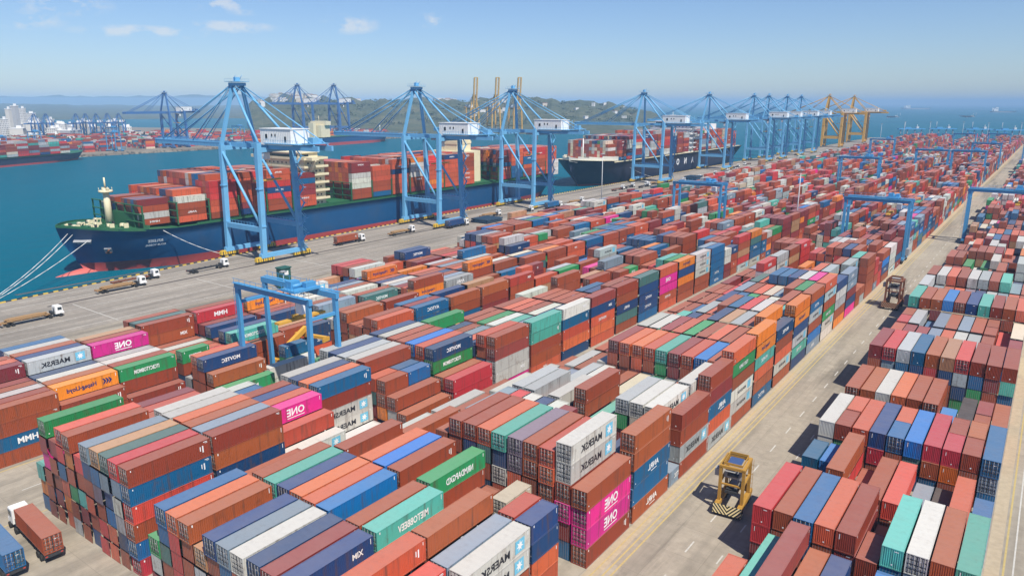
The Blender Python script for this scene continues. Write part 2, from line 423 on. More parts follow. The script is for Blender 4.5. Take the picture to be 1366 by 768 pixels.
# ================================================================== CONTAINERS
CW, CH, CL = 2.44, 2.59, 12.19
def corr_wall(mb, n, L, H, axis, off, sgn, depth=0.042, inset=0.0):
    """vertical corrugation. axis 'x': wall of constant x, running along y"""
    z0, z1 = 0.14, H - 0.09
    a0, a1 = -L / 2 + 0.12, L / 2 - 0.12
    p = (a1 - a0) / n; pr = []
    for i in range(n):
        s = a0 + i * p
        pr += [(s, 0), (s + p * .32, 0), (s + p * .5, depth), (s + p * .82, depth)]
    pr.append((a1, 0))
    vs = []
    for s, d in pr:
        o = sgn * (off - inset - d)
        for z in (z0, z1): vs.append((o, s, z) if axis == 'x' else (s, o, z))
    fs = []
    for i in range(len(pr) - 1):
        q = (2 * i, 2 * i + 2, 2 * i + 3, 2 * i + 1)
        if (sgn < 0) == (axis == 'x'): q = q[::-1]
        fs.append(q)
    mb.add(vs, fs)
def body_mesh(name, L, n, door, marks):
    mb = MB(); W, H = CW, CH
    corr_wall(mb, n, L, H, 'x', W / 2 - 0.012, 1); corr_wall(mb, n, L, H, 'x', W / 2 - 0.012, -1)
    corr_wall(mb, 9, W, H, 'y', L / 2 - 0.012, 1)
    if door: mb.add([(-W / 2 + .1, -L / 2 + .12, .14), (W / 2 - .1, -L / 2 + .12, .14), (W / 2 - .1, -L / 2 + .12, H - .09), (-W / 2 + .1, -L / 2 + .12, H - .09)], [(0, 1, 2, 3)])
    else: corr_wall(mb, 9, W, H, 'y', L / 2 - 0.012, -1)
    # roof with shallow ribs
    k = max(10, int(L / 0.55)); ys = [-L / 2 + .1 + (L - .2) * i / k for i in range(k + 1)]; vs = []
    for i, y in enumerate(ys):
        z = H - 0.018 - (0.02 if i % 2 else 0)
        vs += [(-W / 2 + .09, y, z), (W / 2 - .09, y, z)]
    mb.add(vs, [(2 * i, 2 * i + 1, 2 * i + 3, 2 * i + 2) for i in range(k)])
    for sx in (-1, 1):
        for sy in (-1, 1):
            mb.box((sx * (W / 2 - .07), sy * (L / 2 - .07), H / 2), (.14, .14, H - .004))
            for z in (.06, H - .06): mb.box((sx * (W / 2 - .085), sy * (L / 2 - .085), z), (.18, .18, .125))
        mb.box((sx * (W / 2 - .045), 0, H - .055), (.085, L - .3, .1)); mb.box((sx * (W / 2 - .05), 0, .075), (.09, L - .3, .15))
    for sy in (-1, 1):
        mb.box((0, sy * (L / 2 - .05), H - .055), (W - .3, .09, .1)); mb.box((0, sy * (L / 2 - .05), .075), (W - .3, .09, .15))
    # painted identification marks: a few small ones, not the same on every box
    q = W / 2 - .004; hL = L / 2
    MK = {0: [(hL - .42, .05, .7, .18), (-hL + .55, .08, .3, .18)], 1: [(hL - .75, .30, .09, .2), (hL - .6, .2, .07, .38), (-hL + .5, .06, .22, .25)], 2: [(hL - .4, .045, .38, .2)],
          3: [(-hL + .5, .09, .16, 1.9), (hL - .5, .07, .5, .22)]}[marks]
    for y, a, b_, dz in MK:
        zc = H - dz - b_ / 2
        mb.add([(q, y - a, zc - b_ / 2), (q, y + a, zc - b_ / 2), (q, y + a, zc + b_ / 2), (q, y - a, zc + b_ / 2)], [(0, 1, 2, 3)], 1)
    if not door:
        for x, z, a, b_ in {0: ((-.75, 1.95, .045, .34),), 1: ((.45, 2.25, .24, .05), (.1, .55, .09, .09)), 2: ((.15, .6, .1, .1),), 3: ((-.7, 1.9, .04, .26), (.2, .5, .08, .08))}[marks]:
            yy = -L / 2 + .008
            mb.add([(x - a, yy, z - b_), (x + a, yy, z - b_), (x + a, yy, z + b_), (x - a, yy, z + b_)], [(0, 1, 2, 3)], 1)
    return mb.mesh(name, [PAINT['b'], M['inkw']])
BODY = {}
for k_ in range(4):
    for d_ in (0, 1):
        BODY[(40, d_, k_)] = body_mesh("container_body", CL, 42, bool(d_), k_); BODY[(20, d_, k_)] = body_mesh("short_container_body", 6.06, 20, bool(d_), k_)
def door_meshes():
    out = []
    for s in (-1, 1):
        mb = MB(); w_ = CW / 2 - .13; xc = s * (w_ / 2 + .012)
        mb.box((xc, 0, CH / 2 + .02), (w_, .05, CH - .3))
        for i in range(4): mb.box((xc, -.034, .42 + i * .58), (w_ - .12, .018, .34))
        for zz in (.2, .71, 1.29, 1.87, CH - .2): mb.box((xc, -.027, zz), (w_ - .04, .008, .11), 2)
        for xx in (-w_ / 2 + .03, 0.0, w_ / 2 - .03): mb.box((xc + xx, -.045, CH / 2), (.075, .012, CH - .36), 2)
        if s > 0:
            for i, z in enumerate((2.2, 2.05, 1.9)): mb.add([(xc - .34, -.041, z - .05), (xc + .3 - i * .1, -.041, z - .05), (xc + .3 - i * .1, -.041, z + .04), (xc - .34, -.041, z + .04)], [(0, 1, 2, 3)], 1)
            mb.add([(xc - .2, -.041, .8), (xc + .05, -.041, .8), (xc + .05, -.041, 1.1), (xc - .2, -.041, 1.1)], [(0, 1, 2, 3)], 1)
        me = mb.mesh("door", [PAINT['b'], M['inkw'], M['dark']])
        rods = []
        for dx in (-.26, .26):
            r = MB(); x = xc + dx
            r.tube((x, -.075, .12), (x, -.075, CH - .12), .026, 6)
            for z in (.2, .85, 1.7, CH - .2): r.box((x, -.06, z), (.11, .05, .09))
            r.box((x + .13, -.085, 1.05), (.34, .03, .05))
            rods.append(r.mesh("lock_rod", [M['rodgrey']]))
        out.append((me, rods))
    return out
DOORS = door_meshes()

LOGO = {}
def logo_meshes(code, short):
    """list of (part name, mesh) for a logo on the +X wall of a 40 ft (or 20 ft) container"""
    key = (code, short)
    if key in LOGO: return LOGO[key]
    k = 0.5 if short else 1.0; x = CW / 2 + 0.004; res = []
    def T(s, size, yc, zc, mat, width=None, part="lettering"):
        mb = MB(); side_text(mb, s, size, x, yc * k, zc, 0, width * k if width else None); res.append((part, mb.mesh(part, [mat])))
    def Q(y0, y1, z0, z1, mat, part="stripe", dx=0.0):
        mb = MB(); mb.add([(x + dx, y0 * k, z0), (x + dx, y1 * k, z0), (x + dx, y1 * k, z1), (x + dx, y0 * k, z1)], [(0, 1, 2, 3)]); res.append((part, mb.mesh(part, [mat])))
    if code == 'M':
        T("MAERSK", 1.35, -0.9, 1.25, M['ink'], 5.6); Q(3.0, 4.9, .5, 2.15, M['logoblue'], "logo_square")
        mb = MB(); pts = []
        for i in range(14):
            a = math.pi * 2 * i / 14; r_ = .72 if i % 2 == 0 else .32
            pts.append((x + .006, (3.95 + math.sin(a) * r_) * k, 1.32 + math.cos(a) * r_))
        mb.add(pts, [tuple(range(14))]); res.append(("star", mb.mesh("star", [M['inkw']])))
    elif code == 'O':
        T("ONE", 1.75, 0.4, 1.45, M['inkw'], 3.7); Q(-1.4, 2.2, .42, .56, M['inkw'], "underline")
    elif code == 'Z':
        T("Hapag-Lloyd", 1.15, -1.0, 1.25, M['inkn'], 5.6)
        mb = MB()
        for i in range(3):
            y0 = 3.0 + i * .55; mb.add([(x, y0 * k, .75), (x, (y0 + .3) * k, .75), (x, (y0 + .75) * k, 1.3), (x, (y0 + .3) * k, 1.85), (x, y0 * k, 1.85), (x, (y0 + .35) * k, 1.3)], [(0, 1, 2, 5), (5, 2, 3, 4)])
        res.append(("emblem", mb.mesh("emblem", [M['inkn']])))
    elif code == 'H': T("HMM", 1.5, 0.0, 1.3, M['inkw'], 3.4)
    elif code == 'V': T("MIETOBBEEV", 1.3, 0.3, 1.25, M['inkw'], 5.6)
    elif code == 'K': T("ITCBCYTOBMOM", 1.1, -0.4, 1.3, M['inkw'], 5.4)
    elif code == 'D': T("NRMDAPGXD", 1.3, 0.2, 1.3, M['inkw'], 6.0)
    elif code == 'L': T("ANRL", 1.2, 0.2, 1.35, M['inkw'], 3.6); Q(-.6, 1.4, .5, .62, M['inkw'], "underline")
    elif code == 'J': T("AKTNON", 1.3, 0.5, 1.3, M['inkw'], 6.2)
    elif code == 'T': T("AYTOC", 1.2, 0.2, 1.3, M['inkw'], 4.4)
    elif code == 'A': T("MOVTEC", 1.1, 0.0, 1.3, M['inkw'], 4.2)
    elif code == 'Q':   # vertical mark near the far end
        T("I", 1.3, 4.9, 1.4, M['inkw']); T("I", .9, 4.5, 1.5, M['inkw'])
    elif code == 'S': T("XIM", 1.0, 3.6, 1.4, M['inkw'], 1.7)
    LOGO[key] = res
    return res
LOGO_WORDS = {'M': "black lettering and blue star square", 'O': "big white lettering underlined", 'Z': "navy lettering and arrow emblem", 'H': "bold white letters",
              'V': "long white lettering", 'K': "long white lettering", 'D': "large white lettering", 'L': "white lettering underlined", 'J': "red-side white lettering",
              'T': "white lettering", 'A': "white lettering", 'Q': "white vertical mark", 'S': "small white lettering"}
LOGO_WORDS['J'] = "wide white lettering"

# ---------------------------------------------------------------- where every container stands
BOX = []       # dicts
JR = random.Random(99)
def stack(block, bay, row, x, y0, L, h, cols, short=False):
    """cols: list of codes from the TOP down"""
    nT = len(cols)
    for i, cde in enumerate(cols):
        tier = nT - 1 - i; jx, jy = JR.uniform(-.05, .05), JR.uniform(-.16, .16)
        BOX.append(dict(block=block, bay=bay, row=row, x=x + jx, y=y0 + L / 2 + jy, L=L, z=tier * h, h=h, tier=tier, n=nT, col=cde[0], logo=cde[1:], short=short))
WEIGHTS = "bbbbbbbbbbbbbbbmmmmmrrrsssssssooBBBBBNNNNNCttggGyyywwwwceeeaap"
def rcol(rng): return WEIGHTS[rng.randrange(len(WEIGHTS))]
def rlogo(rng, c):
    if rng.random() > 0.4: return ''
    return {'w': 'M', 'y': 'M', 'p': 'O', 'o': 'Z', 'g': 'K', 't': 'V', 'N': 'A', 'B': 'T', 'C': 'T', 'r': 'H', 's': 'S', 'G': 'A', 'e': 'L'}.get(c, rng.choice(['Q', 'Q', 'Q', 'S']))
DOM = ['b']
def fill(spec, n, rng):
    cols = list(spec)
    while len(cols) < n:
        u = rng.random()
        c = cols[-1][0] if (cols and u < .22) else (DOM[0] if u < .48 else rcol(rng))
        cols.append(c + rlogo(rng, c))
    return cols[:n]
SPEC = {}
def spec(block, bay, txt):
    for item in txt.split(';'):
        item = item.strip()
        if not item: continue
        r, rest = item.split(':'); n, *cols = rest.split()
        SPEC[(block, bay, int(r))] = (n, cols)
# 'n' may carry s (two 20 ft containers end to end), f (one 20 ft at the front half), k (one 20 ft at the back half)
A, B, C, R_ = "A", "B", "C", "R"
spec(A, 0, "0:4 w;1:5 r bQ;2:6 sQ b;3:3 y;4:4 s;5:5 NS B;6:5 mQ m;7:5 N b;8:5 w b;9:5 e B r;10:5 N b;11:4 a y;12:5 b b;13:5 s r;14:5 B B G;15:3 g w")
spec(A, 1, "0:5 wM wM b s;1:5 e w;2:6 b b;3:4 w;4:4 b;5:5 tV y;6:5 bQ b;7:3 y;8:5 C B;9:5 s b;10:5 s b;11:5 N B;12:5 t t;13:5 b N;14:4 c;15:4 b")
spec(A, 2, "0:5f N N s;1:5f s b s;2:3 y;3:4k c w;4:2 y;5:3 b;6:5 gD b w;7:4 m;8:5 bQ m;9:5 C N;10:5 s b;11:4 w y;12:5 b b;13:4 w;14:3 b;15:3 t")
spec(A, 3, "0:4 b pO pO bQ;1:6 wM wM b p m;2:6 s s b m;3:6 b b b N;4:6 u u s N;5:6 t N w s;6:6 s G b N;7:6 b N b N;8:6 b b b s;9:5 b b;10:4 b m;11:3 b;12:4 bQ;13:3 b;14:3 w;15:2 c")
spec(A, 4, "0:5 bQ b BL B bL;1:3 y;2:3 N;3:4f t tA;4:3 y;5:5f mJ m;6:4f s C;7:4 w y;8:4 N B;9:4 w w;10:4 r;11:4 e;12:3 w;13:3 b;14:3 w;15:2 b")
spec(A, 5, "0:4 b b yM b;1:5 wM w g;2:5 w c a;3:5 yM g;4:3 a;5:3 t;6:5 b b;7:2 g;8:4 w N;9:3 rJ;10:4 y y;11:4 y;12:3 w;13:3 w;14:2 y;15:2 b")
spec(A, 6, "0:5 b m BL s yM;1:5 wM b;2:3 b;3:3 b;4:3 y;5:3 t;6:3 c;7:3 b;8:2 b;9:3 wM g;10:3 y;11:2 w;12:2 e;13:2 b;14:2 w;15:1 y")
spec(A, 7, "0:6 s gK b wM wM b;1:5 b b;2:5 CT b;3:5 sQ b;4:5 m m;5:5 t g;6:5 s b;7:5 s s;8:5 s b;9:5 m b;10:3 w;11:2 w;12:2 b;13:2 y;14:1 w;15:1 b")
spec(A, 8, "0:6 o oZ tA s b;1:5 m b;2:5 b m;3:5 s b;4:5 b m;5:5 g g;6:5 s b;7:5 m b;8:5 w N;9:5 wM t;10:3 m;11:2 b;12:2 m;13:2 b;14:1 y;15:1 w")
spec(A, 9, "0:5 NA b s wM;1:6 o o s;2:5 b e;3:5 y b;4:5 a b;5:5 N B;6:4 r b;7:4 b;8:4 N;9:4 t g;10:2 b;11:2 b;12:2 w;13:1 b;14:1 y;15:1 b")
spec(A, 10, "0:6 o oZ N yM tA;1:5 tV b;2:5 b m;3:5 w y;4:5 r r;5:5 B N;6:5 b s;7:4 s;8:4 y;9:3 b")
spec(A, 11, "0:6 b BT yM b C;1:5 s s;2:5 b r;3:4 b;4:4 w b;5:4 s;6:4 g b;7:4 B;8:4 N b;9:3 m")
spec(A, 12, "0:6 sS yM b gK wM;1:5 w w;2:5 g w;3:5 b b;4:4 e N;5:4 c;6:4 s;7:4 b;8:4 e;9:3 b")
spec(A, 13, "0:5 N w y b o;1:5 o N;2:5 p pO;3:5 w b;4:5 N N;5:5 B B;6:5 B G;7:4 s r;8:4 G;9:3 B")
spec(B, 0, "0:6 bQ BQ r b B r;1:6 r e w y N;2:6 G e N B s;3:6 a B u b r;4:6 e N b s b;5:5 r b t m b;6:6 b o b g b;7:6 r r B s o;8:5 m b b m;9:6 g m p b b m;10:3 t o B")
spec(B, 1, "0:6 b b N;1:6 e N;2:6 b;3:6 s;4:6 w;5:6 w c;6:5 r;7:5 b;8:5 s;9:5 m;10:2 t")
spec(B, 2, "0:3 wM y;1:4 s wM;2:5 pO b b;3:5 s b;4:5 N;5:5 b;6:4 N;7:4 y;8:4 B;9:4 w")
spec(B, 3, "0:1 w;1:1 b;2:1 w;3:5 BQ b wM wM;4:5 s r;5:5 N B;6:5 w y;7:3 s;8:3 b;9:3 w")
spec(B, 4, "0:2 b;1:3 b;2:4s b b oQ NL;3:4s s GA m b;4:5 b b;5:5 w y;6:5 y;7:5 N B;8:5 y w;9:4 g")
spec(B, 5, "0:3 r;1:3 b;2:5 NA gK gK b;3:5 s b;4:5 C N;5:5 b b;6:5 b m;7:5 w;8:5 N;9:4 b")
spec(B, 6, "0:5 b m w wS p;1:5 s b;2:4 N;3:4 s b;4:4 e;5:4 b;6:4 N;7:5 g;8:4 b;9:3 t")
spec(B, 7, "0:5 t tQ b b;1:4 rO r;2:4 e;3:4 t;4:4 w;5:4 g;6:4 b;7:4 b;8:3 s;9:3 o")
spec(B, 8, "0:5 wS BQ s s N;1:4 s b;2:4 N;3:4 w;4:4 b;5:4 s;6:4 s;7:4 b;8:3 b;9:3 b")
spec(B, 9, "0:5 m NS sA s;1:4 s;2:4 s;3:4 b;4:4 b;5:4 b;6:4 bQ o oZ;7:3 G")
spec(B, 10, "0:5 b bQ NL G;1:5 b;2:4 b;3:4 N;4:4 B;5:3 C;6:3 B")
spec(B, 11, "0:5 G N NA NA;1:5 s;2:4 N;3:4 r;4:3 b;5:3 b")
spec(B, 12, "0:5 sQ pO p sA;1:4 b;2:4 b;3:3 e")
spec(B, 13, "0:5 oZ N oQ b;1:5 g;2:5 t;3:4 r")
spec(B, 14, "0:5 wM wM wM b;1:4 w;2:4 g;3:4 y")
spec(C, 0, "0:4 b b BH b;1:4 b;2:4 w;3:4 b;4:4 m;5:5 mQ m;6:5 s;7:5 b;8:4 y")
spec(C, 1, "0:3 bQ b;1:4 oZ b;2:4 b;3:4 w;4:4 N;5:5 yM y;6:5 N;7:5 b;8:5 w;9:5 B")
spec(C, 2, "-2:1 b;0:2 bQ b;1:4 gK b;2:4 b;3:4 w;4:4 y;5:5 pO b;6:5 b;7:5 a;8:4 b")
spec(C, 3, "-4:2 gA N;-3:3 bQ b;-2:4 NA b;-1:4 s b;0:2 y;1:4f gK b;2:3 rS;3:3 s;4:3 b;5:3 w;6:3 b;7:5 bQ bS rH b;8:5 G b;9:5 b b")
spec(C, 4, "-3:2 w;-2:3k B g;1:3 b;2:4 tK y b;3:4 NQ N b;4:3 b;5:4 N;6:4 m;7:5 rH r;8:5 b;9:4 w;10:4 b")
spec(C, 6, "-1:4 b b;0:4 b oT;1:3 w;2:3 g;3:4 e b;4:4 b;5:3 N;6:4 w b;7:5 wM B N;8:4 B;9:3 s;10:3 w")
spec(C, 7, "-1:4 bQ b;0:3 N;1:3 t;2:4 GA b;3:4 b;4:3 N;5:4 w;6:4 b;7:4 e;8:4 N;9:3 b;10:3 s")
spec(C, 8, "-1:3 b s;0:5 b oZ sZ o;1:4 s;2:4 m;3:4 y;4:4 w;5:4 N;6:4 b;7:5 oZ s b;8:4 B;9:5 w;10:5 bQ B sT b;11:5 r b;12:5 r b")
spec(C, 9, "0:4 yL a;1:4 e;2:4 b;3:4 N;4:4 b;5:4 s;6:3 b;7:4 oZ rT;8:3 b;9:3 N;10:3 b;11:4 s")
spec(C, 10, "0:3 b;1:5 oZ b o;2:4 N;3:4 s;4:4 b;5:4 e;6:4 b;7:4 w;8:3 b;9:4 m;10:4 b;11:5 NA gK B;12:5 N b")
spec(C, 11, "0:3 B;1:4 b;2:4 w;3:3 s;4:4 b;5:4 y;6:5 B b b;7:4 w;8:4 b;9:4 r;10:4 b;11:4 b;12:4 s")
spec(C, 13, "0:4 b;1:4 o;2:4 b;3:4 b;6:4 NS;7:5 w;9:5 s;10:5 b;11:5 y;12:5 N r r;13:5 N s b;14:4 w")
spec(C, 5, "1:3k N;2:3 b;3:3 a;4:4 N;5:4 mS b;6:4 b;7:5 oZ b;8:4 B;9:3 b")
spec(R_, 0, "0:2 b;2:2 r;6:2 B")
spec(R_, 1, "0:2f s b;1:2 t b;2:3 m r;3:2 b;4:2 N;5:1 b;6:2 C e;7:2 B N;8:2 r b;9:2 b")
spec(R_, 2, "0:3 r r;1:3 b b;2:3 B N;3:3 s b;4:3 b m;6:3 t B;7:3 w e;8:3 b b;9:3 t t")
spec(R_, 3, "0:2k B b;1:2k C b;2:3 b r;3:1 b;4:2 b b;5:2 r b;6:1 e;7:1 k;8:2 s;9:1 B")
spec(R_, 4, "0:3 w w b;1:3s b g b;2:3 s b b;3:3 N r b;4:3s B b b;5:3 C G N;6:3 r b B;7:3s r o b;8:3s b b b;9:3 B e B")
spec(R_, 5, "0:3 b b;1:3 b m;2:3 w y;3:3 s b;4:3 b m;5:3 b b;6:2f C b;7:2 k;8:2s b s;9:2 b")
spec(R_, 6, "0:4 m b N;1:4 r e B;2:4 y B e;3:4 B N w;4:4 b r b;5:4 a N b;6:4 r y N;7:4 b B g;8:4 b m b;9:4 b t B")
spec(R_, 7, "0:3 s;1:3 m;2:3 m;3:3 e;4:3 s;5:3 w;6:3 y;7:3 b;8:2 C;9:3 m")
spec(R_, 8, "0:3s r b;1:3 y;2:2 B;3:3 e;4:3 b;5:3 e;6:3 b;7:3s b m;8:2 r;9:3 c")
spec(R_, 9, "0:4 t N;1:4 b r;2:4 b m;3:4 C y;4:4 b b;5:4 N N;6:4 t m;7:4 b m;8:4 b b;9:4 s B")
spec(R_, 10, "0:4 y;1:3 e;2:3 b;3:3 s;4:3 u;5:3 N;6:3 y;7:3 e;8:3 s;9:3 b")
spec(R_, 11, "0:4 b m;1:4 w y;2:4 s m;3:4 b m;4:4 w y;5:4 y w;6:4 b m;7:4 t t;8:3 e;9:3 b")

YA = [38.9, 50.9, 62.9, 75.8] + [75.8 + 13.45 * i for i in range(1, 100)]
YR = [58.6, 75.0, 91.2, 108.0, 125.2, 144.5, 165.0, 182.0, 198.5] + [198.5 + 16.4 * i for i in range(1, 72)]
def bay_len(block, bay):
    if block == R_: return 15.1
    return 11.6 if bay < 3 else 12.5
rg = random.Random(11)
def smooth(block, bay, row):
    a = math.sin(bay * 1.7 + row * .35 + ord(block)) + math.sin(bay * .61 - row * .8) + math.sin(bay * .23 + row * .12 + 2)
    return a / 3
PADX = {A: -43.4, B: -90.0, C: -139.5}
for block, nrow, ys in ((A, 16, YA), (B, 11, YA), (C, 36, YA), (R_, 10, YR)):
    for bay, y0 in enumerate(ys):
        L = bay_len(block, bay); DOM[0] = rg.choice('bbbmssrbbBw')
        if y0 > 1395: break
        for row in range(-5 if block == C else 0, nrow):
            if block == R_: x = -26.3 + 2.66 * row + CW / 2
            else: x = PADX[block] - 2.72 * row - CW / 2
            key = (block, bay, row); yy = y0; h = 2.65 if block != R_ else 2.86
            if block == A and ((bay == 3 and row < 2) or (row == 0 and bay in (4, 5, 6))): h = 2.9
            if block == A and row == 0 and bay == 5: yy = y0 + 3.6
            if block == A and row == 0 and bay == 6: yy = y0 + 2.2
            if block == A and bay >= 8 and row > 13: continue
            if key in SPEC:
                n, cols = SPEC[key]; nt_ = int(n[0]); f = n[1:]
                cols = fill(cols, nt_, rg)
                if f == 's':
                    stack(block, bay, row, x, yy, L / 2 - .15, h, cols, True)
                    stack(block, bay, row, x, yy + L / 2 + .1, L / 2 - .1, h, fill([], nt_, rg), True)
                elif f == 'f': stack(block, bay, row, x, yy, L / 2, h, cols, True)
                elif f == 'k': stack(block, bay, row, x, yy + L / 2, L / 2, h, cols, True)
                else: stack(block, bay, row, x, yy, L, h, cols)
                continue
            # the rest of the yard
            if block == A and row in (8,) and bay > 13: continue                     # truck lane under the gantries
            if block == B and (bay > 13 and row == 5): continue
            if block == B and row == 10 and bay < 30: continue
            if block == B and row > 7 and 3 <= bay < 5: continue
            if block == A and 19 <= bay <= 20 and row > 8: continue                  # cross aisle
            if block == C and row < 0 and (bay < 3 or bay > 60): continue
            if block == C and x < (-181.5 if y0 < 235 else -207): continue
            if block == C and y0 > 230 and row in (7, 15, 24) and bay % 9 != 0: continue
            if block == C and bay in (3, 4, 5) and row < 1: continue
            pass
            s = smooth(block, bay, row)
            base = (5.0 - .25 * row if row < 8 else 4.7 - .3 * (row - 9)) if block == A else (5.0 - .32 * row if row < 5 else 4.6 - .3 * (row - 6)) if block == B else (4.7 - .34 * (row % 8)) if block == C else 2.6
            nt_ = int(round(base + s * 1.2 + rg.uniform(-.9, .8)))
            if block == C and bay < 20: nt_ = min(nt_, 4)
            if block == A and bay >= 8 and row > 13: continue                         # narrow strip of bare ground along the middle block
            if block == A and bay < 18 and row > 9: nt_ = min(nt_, 2)
            if rg.random() < .035: nt_ -= 2
            nt_ = max(0 if rg.random() < .3 else 1, min(nt_, 5))
            if nt_ == 0: continue
            if rg.random() < .16:
                stack(block, bay, row, x, yy, L / 2 - .15, h, fill([], nt_, rg), True); stack(block, bay, row, x, yy + L / 2 + .1, L / 2 - .1, h, fill([], max(1, nt_ - rg.randrange(2)), rg), True)
            else: stack(block, bay, row, x, yy, L, h, fill([], nt_, rg))
# the single light blue box at the kerb of the lane
stack(A, 4, 0, -43.4 - CW / 2, 102.6, 5.9, 2.65, ['eT'], True)

# ---------------------------------------------------------------- which show largest in the photograph (painter's fill of a small id picture)
def project(P):
    f_, th, ps = F_PX, PITCH, YAW
    Fv = np.array([-math.sin(ps) * math.cos(th), math.cos(ps) * math.cos(th), -math.sin(th)]); Rv = np.array([math.cos(ps), math.sin(ps), 0.0]); Uv = np.cross(Rv, Fv)
    v = P - np.array([0, 0, CAM_H]); w_ = np.maximum(v @ Fv, 0.1)
    return (683 + f_ * (v @ Rv) / w_) / 2, (384 - f_ * (v @ Uv) / w_) / 2, w_
def rank_boxes():
    Wp, Hp = 683, 384
    ids = -np.ones((Hp, Wp), np.int32)
    order = sorted(range(len(BOX)), key=lambda i: -((BOX[i]['x']) ** 2 + (BOX[i]['y']) ** 2 + (BOX[i]['z'] + 1.3 - CAM_H) ** 2))
    for i in order:
        b_ = BOX[i]
        if b_['y'] > 330: continue
        x0, x1 = b_['x'] - CW / 2, b_['x'] + CW / 2; y0, y1 = b_['y'] - b_['L'] / 2, b_['y'] + b_['L'] / 2; z0, z1 = b_['z'], b_['z'] + b_['h']
        for k, q in enumerate((((x1, y0, z0), (x1, y1, z0), (x1, y1, z1), (x1, y0, z1)), ((x0, y0, z0), (x1, y0, z0), (x1, y0, z1), (x0, y0, z1)), ((x0, y0, z1), (x1, y0, z1), (x1, y1, z1), (x0, y1, z1)))):
            px, py, w_ = project(np.array(q, float))
            if w_.min() < 5: continue
            a0, a1, c0, c1 = int(max(0, px.min())), int(min(Wp - 1, px.max() + 1)), int(max(0, py.min())), int(min(Hp - 1, py.max() + 1))
            if a0 >= a1 or c0 >= c1: continue
            X, Y = np.meshgrid(np.arange(a0, a1 + 1) + .5, np.arange(c0, c1 + 1) + .5)
            s = None; ok = np.ones(X.shape, bool)
            area = sum(px[j] * py[(j + 1) % 4] - px[(j + 1) % 4] * py[j] for j in range(4)); sg = 1 if area > 0 else -1
            for j in range(4):
                l = (j + 1) % 4
                ok &= sg * ((px[l] - px[j]) * (Y - py[j]) - (py[l] - py[j]) * (X - px[j])) >= 0
            ids[c0:c1 + 1, a0:a1 + 1][ok] = i * 4 + k
    cnt = np.bincount(ids[ids >= 0], minlength=len(BOX) * 4).reshape(-1, 4)
    return cnt
CNT = rank_boxes()
tot = CNT.sum(1)
NEAR = [i for i in np.argsort(-tot)[:300] if tot[i] >= 3]
NEARSET = set(int(i) for i in NEAR)

# ---------------------------------------------------------------- the individual containers
ORD = ["first", "second", "third", "fourth", "fifth", "sixth", "seventh", "eighth", "ninth", "tenth", "eleventh", "twelfth", "thirteenth", "fourteenth", "fifteenth", "sixteenth", "seventeenth"] + ["%s-%s" % (a, b) for a in ("twenty", "thirty", "forty") for b in ("first", "second", "third", "fourth", "fifth", "sixth", "seventh", "eighth", "ninth")]
def tier_words(b_):
    d = b_['n'] - 1 - b_['tier']
    if d == 0: return "on top"
    if b_['tier'] == 0: return "at the bottom"
    return ["", "second from top", "third from top", "fourth from top", "fifth from top"][d]
def place_words(b_):
    bl, bay, row = b_['block'], b_['bay'], b_['row']
    if bl == A: return "%s row left of the wide lane, %s bay" % (ORD[row], ORD[bay])
    if bl == B: return "%s row of the middle block, %s bay" % (ORD[row], ORD[bay])
    if bl == C: return "%s row of the quayside block, %s bay" % (ORD[row + 5], ORD[bay])
    return "%s row right of the wide lane, %s bay" % (ORD[row], ORD[bay])
GRP = {A: "containers stacked left of the wide lane", B: "containers stacked in the middle block", C: "containers stacked in the quayside block", R_: "containers stacked right of the wide lane"}
SHORTLOGO = {'M': "blue star logo", 'O': "white underlined lettering", 'Z': "navy lettering", 'H': "bold white letters", 'V': "white lettering", 'K': "white lettering", 'D': "large white lettering",
             'L': "white lettering", 'J': "wide white lettering", 'T': "white lettering", 'A': "white lettering", 'Q': "white mark", 'S': "small white lettering"}
def one_container(b_, front_px, side_px, label, group, rz=0.0, origin=None):
    doors = (b_['block'] != R_ or (b_['row'] * 7 + b_['bay'] * 3) % 5 < 1) and front_px > 5
    if b_.get('door'): doors = True
    o = bpy.data.objects.new("shipping_container", BODY[(20 if b_['short'] else 40, 1 if doors else 0, int(abs(b_['x'] * 13 + b_['y'] * 7 + b_['z'] * 3)) % 4)]); COL.objects.link(o)
    o.location = origin or (b_['x'], b_['y'], b_['z'] + 0.012); o.rotation_euler = (0, 0, rz)
    base = 6.06 if b_['short'] else CL
    o.scale = (1, b_['L'] / base, (b_['h'] - .03) / CH)
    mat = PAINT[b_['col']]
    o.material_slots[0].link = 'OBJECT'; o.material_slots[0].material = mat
    tag(o, label, "container", group)
    if doors:
        for me, rods in DOORS:
            d = bpy.data.objects.new("door", me); COL.objects.link(d); d.parent = o; d.location = (0, -base / 2 + .085, 0)
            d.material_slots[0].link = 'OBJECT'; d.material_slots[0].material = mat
            if front_px > 14 or rz:
                for rme in rods:
                    r_ = bpy.data.objects.new("lock_rod", rme); COL.objects.link(r_); r_.parent = d
    if b_['logo'] and side_px > 3:
        for part, me in logo_meshes(b_['logo'], b_['short']):
            l_ = bpy.data.objects.new(part, me); COL.objects.link(l_); l_.parent = o
    return o
seen_labels = {}
